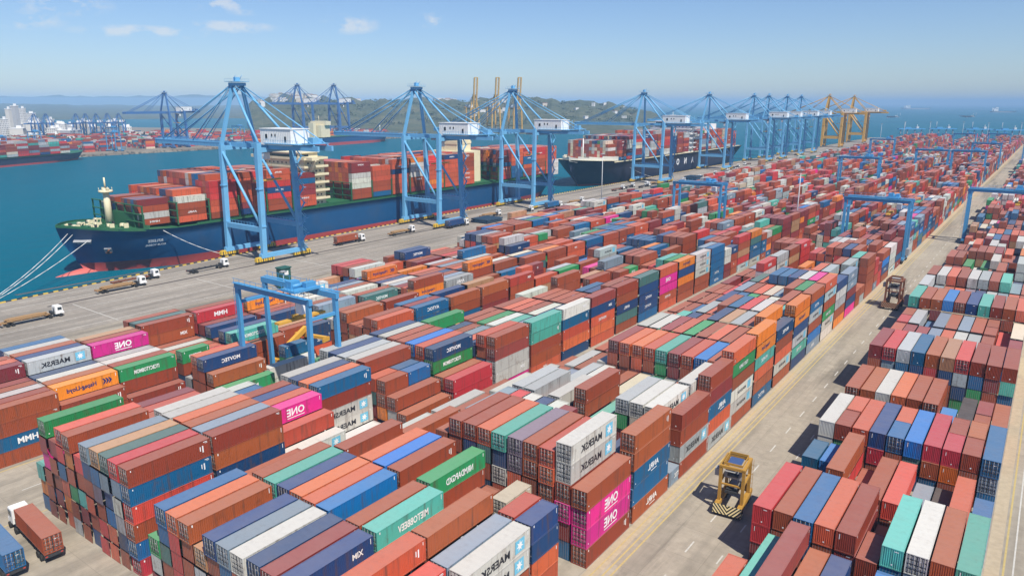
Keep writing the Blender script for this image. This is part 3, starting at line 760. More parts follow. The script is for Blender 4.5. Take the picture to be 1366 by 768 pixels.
for i in NEAR:
    b_ = BOX[int(i)]
    half = ""
    if b_['short']: half = "short "
    lab = "%s%s container%s, %s, %s" % (half, PAL[b_['col']][0], (" with " + SHORTLOGO[b_['logo']]) if b_['logo'] in ('M', 'O', 'Z', 'H', 'J', 'D') else "", tier_words(b_), place_words(b_))
    if b_['short'] and (lab in seen_labels): lab = lab.replace("short ", "rear short ")
    words = lab.split()
    if len(words) > 16: lab = lab.replace(" with " + SHORTLOGO.get(b_['logo'], "~"), " lettered").replace("wide lane", "lane"); words = lab.split()
    if len(words) > 16: lab = lab.replace(" lettered", "")
    if lab in seen_labels: lab = lab.replace(' container', ' box container', 1)
    seen_labels[lab] = 1
    one_container(b_, CNT[int(i)][1], CNT[int(i)][0], lab, GRP[b_['block']])

# ---------------------------------------------------------------- all other containers: one mass
class Mass:
    def __init__(self): self.v = []; self.f = []; self.c = []; self.u = []; self.k = []
    def quad(self, p, col, uv, k): 
        o = len(self.v); self.v += p; self.f.append((o, o + 1, o + 2, o + 3)); self.c.append((col, 4)); self.u += uv; self.k.append(k)
    def box(self, x, y, z, L, h, col, faces="tsefb", W=CW):
        x0, x1, y0, y1, z0, z1 = x - W / 2, x + W / 2, y - L / 2, y + L / 2, z, z + h - .05
        uv = [(0, 0), (1, 0), (1, 1), (0, 1)]
        if 't' in faces: self.quad([(x0, y0, z1), (x1, y0, z1), (x1, y1, z1), (x0, y1, z1)], col, uv, 0.0)
        if 's' in faces: self.quad([(x1, y0, z0), (x1, y1, z0), (x1, y1, z1), (x1, y0, z1)], col, uv, 1.0)
        if 'e' in faces: self.quad([(x0, y0, z0), (x1, y0, z0), (x1, y0, z1), (x0, y0, z1)], col, uv, 2.0)
        if 'f' in faces: self.quad([(x0, y1, z0), (x0, y0, z0), (x0, y0, z1), (x0, y1, z1)], col, uv, 1.0)
        if 'b' in faces: self.quad([(x1, y1, z0), (x0, y1, z0), (x0, y1, z1), (x1, y1, z1)], col, uv, 2.0)
    def letters(self, s, size, x, y, z, col, width):
        mb = MB(); side_text(mb, s, size, x, y, z, 0, width)
        o = len(self.v); self.v += [tuple(p) for p in mb.v]
        for f in mb.f:
            self.f.append(tuple(i + o for i in f)); self.c.append((col, len(f))); self.u += [(.5, .5)] * len(f); self.k.append(3.0)
    def build(self, name):
        me = bpy.data.meshes.new(name); me.from_pydata(self.v, [], self.f)
        ca = me.color_attributes.new("Col", 'FLOAT_COLOR', 'CORNER')
        arr = np.repeat(np.array([(*c, 1.0) for c, _ in self.c], np.float32), [n for _, n in self.c], axis=0)
        ca.data.foreach_set("color", arr.ravel())
        uv = me.uv_layers.new(name="UVMap"); uv.data.foreach_set("uv", np.array(self.u, np.float32).ravel())
        at = me.attributes.new("facekind", 'FLOAT', 'FACE'); at.data.foreach_set("value", np.array(self.k, np.float32))
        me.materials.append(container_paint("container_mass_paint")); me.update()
        o = bpy.data.objects.new(name, me); COL.objects.link(o); return o
def vary(c, rng):
    k = rng.uniform(.82, 1.16); return tuple(min(.85, max(.003, x * k * rng.uniform(.95, 1.05))) for x in c)
MASS = Mass(); rm = random.Random(5)
TOPZ = {}
for b_ in BOX:
    if not b_['short']:
        k = (b_['block'], b_['bay'], b_['row']); TOPZ[k] = max(TOPZ.get(k, 0), b_['z'] + b_['h'])
WORDS = {'M': ("MAERSK", .85, (.03, .03, .04), 5.0), 'O': ("ONE", 1.6, (.8, .8, .8), 3.4), 'Z': ("Hapag-Lloyd", 1.1, (.02, .03, .14), 5.2), 'H': ("HMM", 1.4, (.8, .8, .8), 3.2), 'V': ("MIETOBBEEV", 1.1, (.8, .8, .8), 5),
         'K': ("ITCBCYTOBMOM", 1.0, (.8, .8, .8), 5), 'L': ("ANRL", 1.1, (.8, .8, .8), 3.4), 'T': ("AYTOC", 1.1, (.8, .8, .8), 4), 'A': ("MOVTEC", 1.0, (.8, .8, .8), 4), 'J': ("AKTNON", 1.2, (.8, .8, .8), 5.5), 'D': ("NRMDAPGXD", 1.2, (.8, .8, .8), 5.5), 'S': ("XIM", .9, (.8, .8, .8), 1.6)}
for i, b_ in enumerate(BOX):
    if i in NEARSET: continue
    bl, bay, row, zt = b_['block'], b_['bay'], b_['row'], b_['z'] + b_['h']
    dr = 1 if bl == R_ else -1           # row step towards +X
    fc = ""
    if b_['tier'] == b_['n'] - 1: fc += "t"
    if b_['short']: fc += "sefb"
    else:
        if TOPZ.get((bl, bay, row + dr), 0) < zt - .3: fc += "s"
        if TOPZ.get((bl, bay, row - dr), 0) < zt - .3: fc += "f"
        if TOPZ.get((bl, bay - 1, row), 0) < zt - .3 or bay < 8: fc += "e"
        if TOPZ.get((bl, bay + 1, row), 0) < zt - .3: fc += "b"
    if not fc: continue
    MASS.box(b_['x'], b_['y'], b_['z'] + .01, b_['L'], b_['h'], vary(PAL[b_['col']][1], rm), fc)
    if 's' in fc and b_['logo'] in WORDS and b_['y'] < 520:
        s_, sz, cc, wd = WORDS[b_['logo']]; kk = .5 if b_['short'] else 1
        MASS.letters(s_, sz, b_['x'] + CW / 2 + .02, b_['y'] - .4 * kk, b_['z'] + 1.3, cc, wd * kk)
        if b_['logo'] == 'M': 
            yy, zz, xx = b_['y'] + 3.9 * kk, b_['z'] + 1.3, b_['x'] + CW / 2 + .02
            MASS.quad([(xx, yy - .9 * kk, zz - .8), (xx, yy + .9 * kk, zz - .8), (xx, yy + .9 * kk, zz + .8), (xx, yy - .9 * kk, zz + .8)], (.16, .50, .68), [(.5, .5)] * 4, 3.0)

# ================================================================== QUAY CRANES
def make_sts(paint, boom_up=False, bogie=None, K=1.0):
    """ship-to-shore crane; origin on the ground, water towards -X, rails at x = -12 and +12"""
    bogie = bogie or M['ylwb']
    root = empty("quay_crane", (0, 0, 0))
    Y = 9.0
    for sx in (-1, 1):
        for sy in (-1, 1):
            m = MB(); zt = 46.5 if sx < 0 else 48.0
            m.beam((sx * 12, sy * Y, 3.4), (sx * 12, sy * (Y - 1.2), zt), 2.0 * K, 1.7 * K)
            for z in (15.0, 30.0): m.box((sx * 12, sy * (Y - .4), z), (2.2 * K + .05, 1.9 * K + .05, .5))
            m.build("leg", paint, root)
        m = MB(); m.box((sx * 12, 0, 3.1), (1.7, 2 * Y + 3.5, 1.7)); m.build("sill_beam", paint, root)
        for sy in (-1, 1):
            m = MB()
            for k in range(4):
                y = sy * Y + (k - 1.5) * 2.1
                m.box((sx * 12, y, 1.65), (1.5, 1.8, 1.3), 0); m.tube((sx * 12 - .35, y - .5, .55), (sx * 12 + .35, y - .5, .55), .5, 8, 1); m.tube((sx * 12 - .35, y + .5, .55), (sx * 12 + .35, y + .5, .55), .5, 8, 1)
                m.box((sx * 12, y, 1.7), (1.58, .4, 1.36), 1)
            m.box((sx * 12, sy * Y, 2.45), (1.3, 7.5, .6), 0)
            m.build("bogie", [bogie, M['dark']], root)
        m = MB(); m.box((sx * 12, 0, 45.2), (1.5, 2 * Y - 1.6, 1.7)); m.build("cross_beam", paint, root)
    for sy in (-1, 1):
        m = MB(); m.box((0, sy * (Y - .25), 13.6), (22.3, 1.3 * K, 2.0 * K))
        for k in range(12): m.box((-11 + k * 2, sy * (Y - .25) - sy * .7, 15.2), (.08, .08, 1.1))
        m.box((0, sy * (Y - .25) - sy * .7, 15.75), (22, .08, .08)); m.build("portal_beam", paint, root)
        m = MB(); m.tube((-11.4, sy * (Y - 1.0), 43.6), (11.0, sy * (Y - .35), 15.0), .55 * K, 8); m.build("diagonal_brace", paint, root)
        m = MB(); m.beam((-12, sy * (Y - 1.2), 46.5), (-9.6, sy * 2.2, 70.0), 1.3 * K, 1.1 * K); m.build("mast_leg", paint, root)
        m = MB(); m.tube((-9.0, sy * 2.2, 69.4), (12.0, sy * (Y - 1.4), 48.0), .5, 8); m.build("mast_strut", paint, root)
        m = MB(); m.beam((12.6, sy * 3.2, 46.4), (-12, sy * 3.2, 46.4), .9, 1.7); m.beam((12, sy * 3.2, 46.4), (42, sy * 3.2, 46.4), .9, 1.9); m.build("rear_girder", paint, root)
        m = MB(); m.tube((-8.6, sy * 2.0, 70.0), (40.0, sy * 3.2, 47.3), .22, 6); m.build("back_stay", paint, root)
    m = MB(); m.box((-9.5, 0, 70.6), (2.4, 6.4, 1.2)); m.box((-9.5, 0, 71.6), (5.5, 7.6, .18)); m.box((-9.5, 0, 72.6), (1.2, 2.2, 1.6))
    for k in range(5):
        for sy in (-1, 1): m.box((-12.1 + k * 1.3, sy * 3.75, 72.2), (.07, .07, 1.1))
    for sy in (-1, 1): m.box((-9.5, sy * 3.75, 72.75), (5.4, .07, .07)); m.tube((-9.5, sy * 1.4, 72.5), (-8.0, sy * 1.4, 74.2), .12, 5)
    m.build("mast_head", paint, root)
    # boom
    ang = rad(82) if boom_up else 0.0
    def bp(d, y, z=0.0): return (-13 - d * math.cos(ang) + z * math.sin(ang), y, 46.2 + d * math.sin(ang) + z * math.cos(ang))
    m = MB()
    for sy in (-1, 1): m.beam(bp(0, sy * 3.0), bp(57, sy * 3.0), (1.0 if not boom_up else 2.0) * K, 2.0 * K)
    for k in range(11): m.beam(bp(2 + k * 5.4, -3.0), bp(2 + k * 5.4, 3.0), .5, .5)
    for k in range(10): m.beam(bp(2 + k * 5.4, -3.0), bp(7.4 + k * 5.4, 3.0), .3, .3)
    for sy in (-1, 1):
        m.beam(bp(0, sy * 3.9, 1.9), bp(57, sy * 3.9, 1.9), .08, .08)
        for k in range(24): m.beam(bp(1 + k * 2.4, sy * 3.9, .8), bp(1 + k * 2.4, sy * 3.9, 1.9), .07, .07)
    m.box(bp(57.4, 0), (1.2, 7.0, 2.2)) if not boom_up else m.box(bp(57.4, 0), (2.2, 7.0, 1.2))
    m.build("boom", paint, root)
    if not boom_up:
        for d in (28, 52):
            for sy in (-1, 1):
                m = MB(); m.tube((-10.4, sy * 2.4, 70.2), bp(d, sy * 2.9, 1.0), .3 if d > 30 else .26, 6); m.tube((-10.4, sy * 1.4, 70.6), bp(d - 3, sy * 2.9, 1.0), .14, 5); m.build("fore_stay", paint, root)
    else:
        for sy in (-1, 1):
            m = MB(); m.tube((-10.4, sy * 2.4, 70.2), bp(30, sy * 2.9, -1.0), .25, 6); m.build("fore_stay", paint, root)
    # machinery house
    m = MB(); m.box((18.5, 0, 50.2), (18.6, 8.6, 6.2)); m.box((18.5, 0, 53.4), (19.1, 9.1, .25))
    for k in range(18): m.box((9.6 + k * 1.05, 4.33, 50.2), (.12, .08, 5.9)); m.box((9.6 + k * 1.05, -4.33, 50.2), (.12, .08, 5.9))
    h = m.build("machinery_house", M['white'], root)
    for x, z, a, c_ in ((13, 50.5, 1.2, 1.6), (16.5, 51, .7, .9), (18.6, 51, .7, .9), (24.5, 49.6, 1.0, 2.0)):
        m = MB(); m.box((x, -4.39, z), (a, .08, c_)); m.build("window", M['dark'], h)
    m = MB(); m.box((22.5, 0, 47.75), (21, 10.4, .3))
    for k in range(15):
        for sy in (-1, 1): m.box((12.3 + k * 1.45, sy * 5.1, 48.5), (.07, .07, 1.2))
    for sy in (-1, 1): m.box((22.5, sy * 5.1, 49.1), (21, .08, .08))
    m.box((36.5, 0, 48.2), (6, 8, .25)); m.box((37.5, -2, 49.4), (3, 2.4, 2.2)); m.box((35.4, 2.4, 49.1), (2, 2, 1.6)); m.tube((34.6, -3.4, 48), (34.6, -3.4, 53.5), .12, 5)
    m.build("platform", paint, root)
    m = MB(); m.box((5.5, 0, 45.0), (5.5, 6.8, 1.0)); m.box((7, 0, 44.1), (2, 3, 1.2)); m.build("trolley", M['grey'], root)
    m = MB(); m.box((8.6, -2.2, 42.6), (2.3, 2.2, 2.6)); cabo = m.build("operator_cab", M['white'], root)
    m = MB(); m.box((7.42, -2.2, 42.6), (.06, 1.9, 1.7)); m.build("window", M['glass'], cabo)
    # stair tower on the landside leg
    m = MB()
    for k in range(13):
        z0 = 3.5 + k * 3.2; s = 1 if k % 2 else -1
        m.beam((14.0, Y + .3 - s * 1.3, z0), (14.0, Y + .3 + s * 1.3, z0 + 3.2), .7, .18); m.box((14.0, Y + .3 + s * 1.5, z0 + 3.2), (1.5, 1.2, .12))
        m.beam((14.4, Y + .3 - s * 1.3, z0 + 1.1), (14.4, Y + .3 + s * 1.3, z0 + 4.3), .07, .07); m.box((13.6, Y + .3, z0 + 1.5), (.1, 3.4, .1))
    m.build("stairway", paint, root)
    m = MB()
    for k in range(2): m.tube((4.2, -1.5 + 3 * k, 44), (4.2, -1.5 + 3 * k, 33), .05, 4); m.tube((6.8, -1.5 + 3 * k, 44), (6.8, -1.5 + 3 * k, 33), .05, 4)
    m.box((5.5, 0, 32.6), (2.0, 12.0, .6)); m.build("spreader", M['ylw'], root)
    return root
STS = make_sts(M['sts'])
crane_pos = [(178, "blue quay crane nearest the bow of the navy ship"), (281, "blue quay crane amidships of the navy ship"), (364, "blue quay crane beside the stern of the navy ship"),
             (538, "blue quay crane over the bow of the dark ship"), (680, "blue quay crane beside the white house of the dark ship"), (806, "blue quay crane first of the closely parked far group"),
             (856, "blue quay crane second of the closely parked far group"), (926, "blue quay crane third of the closely parked far group"), (985, "blue quay crane last before the two yellow quay cranes")]
for i, (y, lab) in enumerate(crane_pos):
    o = STS if i == 0 else copy_tree(STS)
    o.location = (-258 if y < 600 else -261, y, 0); o.scale = (1, 1, .972); tag(o, lab, "crane", "blue quay cranes along the berth")
YST = make_sts(M['ylw'], False, M['ylw'], 1.8)
for i, (y, lab) in enumerate(((1130, "yellow quay crane next to the last blue crane"), (1285, "yellow quay crane farthest along the berth, against the sea"))):
    o = YST if i == 0 else copy_tree(YST)
    o.location = (-262, y, 0); tag(o, lab, "crane", "yellow quay cranes at the far end")
OST = make_sts(M['sts2'], False, M['sts2'], 1.35)
far_cranes = [(-1000, 560, rad(100), "dark blue quay crane alone on the opposite bank"), (-1125, 880, rad(108), "dark blue quay crane left of a pair behind the red and navy ship"), (-1085, 930, rad(108), "dark blue quay crane right of a pair behind the red and navy ship"),
              ]
def bearing(px, d):   # point at horizontal distance d seen in this pixel column of the photograph
    a = math.atan2(px - 683, math.hypot(F_PX, 247)); ang = YAW - a
    return -math.sin(ang) * d, math.cos(ang) * d
for px_, d_, lab in ((44, 1500, "small blue crane just right of the white tower blocks"), (60, 1500, "second small blue crane right of the white tower blocks"), (100, 1480, "leftmost blue crane of the dense distant cluster"), (113, 1500, "second blue crane from the left in the distant cluster"),
                     (127, 1480, "middle blue crane of the dense distant cluster"), (142, 1500, "second blue crane from the right in the distant cluster"), (157, 1480, "rightmost blue crane of the dense distant cluster")):
    x_, y_ = bearing(px_, d_); far_cranes.append((x_, y_, rad(140), lab))
for i, (x, y, rz, lab) in enumerate(far_cranes):
    o = OST if i == 0 else copy_tree(OST)
    o.location = (x, y, 0); o.rotation_euler = (0, 0, rz); tag(o, lab, "crane", "cranes on the opposite bank")
    o.scale = (.68, .68, .6) if i >= 3 else ((1.3, 1.3, 1.3) if i else (1.05, 1.05, 1.05))
YUP = make_sts(M['ylw'], True, M['ylw'], 1.15)
for i, (px_, lab) in enumerate(((-998, "yellow crane with raised boom, left of three across the water"), (-962, "yellow crane with raised boom, middle of three across the water"), (-925, "yellow crane with raised boom, right of three across the water"))):
    o = YUP if i == 0 else copy_tree(YUP)
    o.location = (px_, 1215 + i * 26, 0); o.rotation_euler = (0, 0, rad(150)); tag(o, lab, "crane", "yellow cranes with raised booms"); o.scale = (1.08, 1.08, 1.08)

# ================================================================== YARD GANTRIES
def make_rtg():
    root = empty("gantry_crane", (0, 0, 0)); P = M['rtg']; S = 11.6; Y = 3.6; Ht = 24.0
    for sx in (-1, 1):
        for sy in (-1, 1):
            m = MB(); m.beam((sx * S, sy * Y, 1.8), (sx * S, sy * (Y - .3), Ht - .6), .75, 1.0); m.build("leg", P, root)
            for dy in (-.9, .9):
                m = MB(); m.tube((sx * S - .3, sy * (Y + 1.0) + dy, .75), (sx * S + .3, sy * (Y + 1.0) + dy, .75), .75, 12); m.build("wheel", M['tyre'], root)
        m = MB(); m.box((sx * S, 0, 1.75), (1.0, 2 * Y + 4.2, 1.0)); m.box((sx * S, 0, 20.4), (.6, 2 * Y - 1, .6)); m.build("sill_beam", P, root)
    for sy in (-1, 1):
        m = MB(); m.box((0, sy * (Y - .3), Ht), (2 * S + 1.6, .8, 1.15))
        for k in range(13): m.box((-S + k * 1.93, sy * (Y + .55), Ht + 1.2), (.06, .06, 1.1))
        m.box((0, sy * (Y + .55), Ht + 1.75), (2 * S + 1, .07, .07)); m.box((0, sy * (Y + .35), Ht + .72), (2 * S + 1.2, .75, .06)); m.build("girder", P, root)
    m = MB(); m.box((S + 1.1, 0, 4.2), (1.2, 4.0, 2.6)); m.build("power_box", M['grey'], root)
    m = MB(); m.box((5.2, 0, Ht + 1.2), (4.4, 6.4, .5)); m.box((4.4, -1.2, Ht + 2.2), (1.8, 2.2, 1.5)); m.box((6.4, 1.2, Ht + 2.0), (1.2, 2.4, 1.1)); m.tube((5, -2, Ht + 1.9), (5, 2, Ht + 1.9), .5, 8)
    for k in range(5):
        for sy in (-1, 1): m.box((3.2 + k, sy * 3.1, Ht + 2.0), (.06, .06, 1.1))
    t = m.build("trolley", P, root)
    m = MB(); m.box((7.8, -1.9, Ht - 2.0), (1.8, 1.8, 2.2)); c_ = m.build("operator_cab", M['white'], root)
    m = MB(); m.box((6.88, -1.9, Ht - 2.1), (.06, 1.5, 1.4)); m.build("window", M['glass'], c_)
    m = MB()
    for a in (-1, 1):
        for bb in (-1, 1): m.tube((4.6 + a * .8, bb * 1.6, Ht + 1), (4.6 + a * .8, bb * 1.9, 19.2), .04, 4)
    m.box((4.6, 0, 19.0), (1.4, 11.6, .45)); m.box((4.6, 0, 19.5), (2.0, 3.0, .6)); m.build("spreader", M['ylw'], root)
    m = MB()
    for k in range(22): m.box((-S - .95, -Y, 2.6 + k), (.5, .05, .05))
    for s in (-.25, .25): m.box((-S - .95 + s, -Y, 13), (.06, .06, 21))
    m.build("ladder", P, root)
    return root
RTG = make_rtg()
rtgs = [(-124.2, 89.5, 1.0, "blue gantry crane nearest the camera, over the yellow stacker"), (-54.6, 322, 1.0, "blue gantry crane standing beside the wide lane, striped machine in front"),
        (-15.5, 385, 1.12, "blue gantry crane right of the wide lane"), (-135.5, 336, 1.0, "blue gantry crane nearest the dark ship's quay"), (-111, 565, 1.1, "blue gantry crane midway between lane and quay"),
        (-82, 692, 1.0, "blue gantry crane left of a touching pair"), (-56.4, 694, 1.0, "blue gantry crane right of a touching pair"), (-150, 865, 1.0, "blue gantry crane in front of the yellow quay cranes"),
        (-54.5, 835, 1.0, "far blue gantry crane left of the wide lane"), (-14, 850, 1.0, "far blue gantry crane right of the wide lane"), (-95, 1080, 1.0, "blue gantry crane near the sea end, left of another"), (-60, 1100, 1.0, "blue gantry crane near the sea end, closest to the lane")]
for i, (x, y, s, lab) in enumerate(rtgs):
    o = RTG if i == 0 else copy_tree(RTG)
    o.location = (x, y, 0); o.scale = (s, 1, 1); tag(o, lab, "gantry crane", "blue yard gantry cranes")

# ================================================================== STRADDLE MACHINES IN THE LANE
def make_lifter(P, stripes, panel):
    root = empty("straddle_carrier", (0, 0, 0)); sx_, sy_, H = 2.15, 3.4, 9.6
    for sx in (-1, 1):
        for sy in (-1, 1):
            m = MB(); m.box((sx * sx_, sy * sy_ * .8, (H + 1.6) / 2), (.55, .6, H - 1.6)); m.build("leg", P, root)
            for dy in (-.75, .75):
                m = MB(); m.tube((sx * sx_ - .28, sy * sy_ + dy, .8), (sx * sx_ + .28, sy * sy_ + dy, .8), .8, 14); m.build("wheel", M['tyre'], root)
        m = MB(); m.box((sx * sx_, 0, 1.9), (.9, 2 * sy_ + 2.6, .9)); m.build("side_beam", P, root)
        m = MB(); m.box((sx * sx_, 0, H), (.6, sy_ * 1.6 + .6, .6)); m.build("top_rail", P, root)
        m = MB(); m.box((sx * sx_, 0, H * .66), (.4, sy_ * 1.6, .4)); m.build("middle_rail", P, root)
    for sy in (-1, 1):
        m = MB(); m.box((0, sy * sy_ * .8, H), (2 * sx_, .5, .55)); m.build("top_beam", P, root)
        m = MB(); m.box((0, sy * sy_ * .8, H * .62), (2 * sx_, .3, .3)); m.build("middle_beam", P, root)
    m = MB(); m.box((0, -.3, H + .42), (2.5, 3.0, .22)); m.build("roof_panel", panel, root)
    m = MB()
    for s in (-1, 1):
        m.box((s * 1.75, 0, H + .7), (.12, 5.0, .5)); m.box((0, s * 2.5, H + .7), (3.6, .12, .5))
    m.build("roof_rail", P, root)
    m = MB(); m.box((0, -.6, 7.5), (3.4, 2.2, 1.3), 0); m.box((-2.8, -1.6, 7.9), (1.2, 1.4, 1.5), 0); m.tube((-1, -1.9, 7.8), (1, -1.9, 7.8), .4, 8, 1); m.box((0, 1.4, 7.0), (3, .5, .6), 1)
    m.build("engine", [M['grey'], M['dark']], root)
    m = MB(); m.box((0, 0, 4.4), (2.3, 5.6, .5), 0); m.box((0, 0, 4.9), (1.5, 2.4, .6), 1)
    for a in (-1, 1): m.tube((a * .8, 1, 5), (a * .8, 1, 7.2), .08, 5, 1); m.tube((a * .8, -1, 5), (a * .8, -1, 7.2), .08, 5, 1)
    m.build("spreader", [M['dark'], M['grey']], root)
    m = MB(); y0 = -sy_ - 1.75
    a, b_ = (-2.7, 2.7); m.add([(a, y0, .7), (b_, y0, .7), (b_, y0 + .35, 2.5), (a, y0 + .35, 2.5)], [(0, 1, 2, 3)]); m.add([(a, y0 + .3, .7), (b_, y0 + .3, .7), (b_, y0 + .5, 2.5), (a, y0 + .5, 2.5)], [(3, 2, 1, 0)])
    m.box((0, y0 + 1.1, .75), (5.4, 1.6, .2)); m.build("front_skirt", stripes, root)
    m = MB()
    for k in range(7): m.box((2.6, 2.6, 2.6 + k), (.5, .05, .05))
    m.box((2.4, 2.6, 6), (.06, .06, 7.6)); m.box((2.8, 2.6, 6), (.06, .06, 7.6)); m.build("ladder", P, root)
    m = MB(); m.box((1.1, sy_ * .8 + .9, 3.1), (1.8, 1.3, 1.6)); m.build("power_box", P, root)
    return root
def stripe_mat(name, c1, c2, freq=5.5):
    m, t, b = nodes(name, 0.55)
    tcn = t.nodes.new("ShaderNodeTexCoord"); s = t.nodes.new("ShaderNodeSeparateXYZ"); t.links.new(tcn.outputs['Object'], s.inputs[0])
    v = mth(t, 'GREATER_THAN', mth(t, 'SINE', mth(t, 'MULTIPLY', mth(t, 'SUBTRACT', mth(t, 'ABSOLUTE', s.outputs[0]), mth(t, 'MULTIPLY', s.outputs[2], .95)), freq * 1.6)), 0.0)
    t.links.new(mixc_(t, v, c1, c2), b.inputs['Base Color']); return m
l1 = make_lifter(M['oldylw'], stripe_mat("hazard_stripes", (0.70, 0.58, 0.30), (0.02, 0.02, 0.02)), M['panel'])
l1.location = (-33.0, 103.4, 0); l1.rotation_euler = (0, 0, rad(6)); l1.scale = (.80, .80, .78); tag(l1, "yellow straddle carrier with striped front skirt standing in the wide lane", "straddle carrier")
l2 = make_lifter(M['rustm'], stripe_mat("faded_stripes", (0.30, 0.16, 0.09), (0.06, 0.04, 0.03)), M['grey'])
l2.location = (-34.2, 246, 0); l2.rotation_euler = (0, 0, rad(-2)); l2.scale = (.9, .9, .9); tag(l2, "rusty red straddle carrier farther up the wide lane", "straddle carrier")

# ================================================================== SHIPS
def hull_mesh(name, L, beam, deck, mats, red_z, bow_rake=14.0, flare=0.0, fore_raise=0.0, fore_len=0.0, stern_w=0.82):
    """bow at y = 0 heading -Y (stem leans forward), stern at y = L; local z = 0 is quay level"""
    zs = [-9.0, WATER_Z - .6, red_z - .02, red_z, (deck + red_z) * .35, (deck + red_z) * .7, deck]
    st = [0, 2, 5, 9, 15, 24, 36, 55, L * .35, L * .6, L * .8, L * .92, L - 6, L]
    m = MB(); rows = []
    for y in st:
        ring = []
        for z in zs:
            kz = (z - WATER_Z) / (deck - WATER_Z); kz = max(0.0, min(1.0, kz))
            stem = bow_rake * (1 - kz) ** 1.15                # the waterline starts farther aft
            yy = max(0.0, y - stem)
            e = 58 - 34 * kz                                # entrance length
            hb = beam / 2 * (1 - (1 - min(1.0, yy / e)) ** 2.1) if yy < e else beam / 2
            back = L - y
            if back < L * .2:
                cut = (1 - kz) * .75 + (1 - stern_w) * kz
                hb *= 1 - cut * (1 - back / (L * .2)) ** 1.8
            zz = z
            if z == deck and fore_len and y < fore_len: zz = deck + fore_raise * (1 - y / fore_len) ** .7
            ring.append((hb, max(y, stem * (1 if y < stem else 0)) if y < stem else y, zz))
        rows.append(ring)
    vs = []; nz_ = len(zs)
    for ring in rows:
        for s in (1, -1):
            for hb, yy, zz in ring: vs.append((s * hb, yy, zz))
    fs = []; ms = []
    for i in range(len(st) - 1):
        for s in (0, 1):
            for k in range(nz_ - 1):
                a = (i * 2 + s) * nz_ + k; b_ = ((i + 1) * 2 + s) * nz_ + k
                q = (a, b_, b_ + 1, a + 1)
                fs.append(q if s == 0 else q[::-1]); ms.append(1 if k < 2 else 0)
    for k in range(nz_ - 1):
        a = ((len(st) - 1) * 2) * nz_ + k; b_ = ((len(st) - 1) * 2 + 1) * nz_ + k
        fs.append((a, b_, b_ + 1, a + 1)); ms.append(1 if k < 2 else 0)
    for i in range(len(st) - 1):      # deck
        a = (i * 2) * nz_ + nz_ - 1; b_ = ((i + 1) * 2) * nz_ + nz_ - 1
        fs.append((a, a + nz_, b_ + nz_, b_)); ms.append(2)
    m.v = vs; m.f = fs; m.m = ms; m.sm = [ms[i] != 2 for i in range(len(fs))]
    return m.mesh(name, mats)
def deck_cargo(x0, y0, Ld, z0, rows, tiers, rng, weights, h=2.6, short=False):
    for r in range(rows):
        t_ = tiers + (rng.random() < .22) * -1 + (rng.random() < .06) * -1
        x = x0 + (r - (rows - 1) / 2) * 2.5
        cprev = None
        for k in range(max(1, t_)):
            c = rng.choice(weights) if (cprev is None or rng.random() < .6) else cprev; cprev = c
            fc = "se" if r == rows - 1 else ("e" if True else "")
            fc += "f" if r == 0 else ""; fc += "b"
            if k == max(1, t_) - 1: fc += "t"
            if r < rows - 1: fc += "s"
            if short:
                for d in (-.25, .25): MASS.box(x, y0 + Ld / 2 + d * Ld, z0 + k * h, Ld / 2 - .2, h, vary(PAL[rng.choice(weights)][1], rng), fc)
            else: MASS.box(x, y0 + Ld / 2, z0 + k * h, Ld, h, vary(PAL[c][1], rng), fc)
            if r == rows - 1 and rng.random() < .22 and not short:
                MASS.letters(*[("XIM", 1.0), ("HMM", 1.1), ("ANRL", 1.0)][rng.randrange(3)], x + CW / 2 + .02, y0 + Ld / 2, z0 + k * h + 1.3, (.8, .8, .8), 4.0)
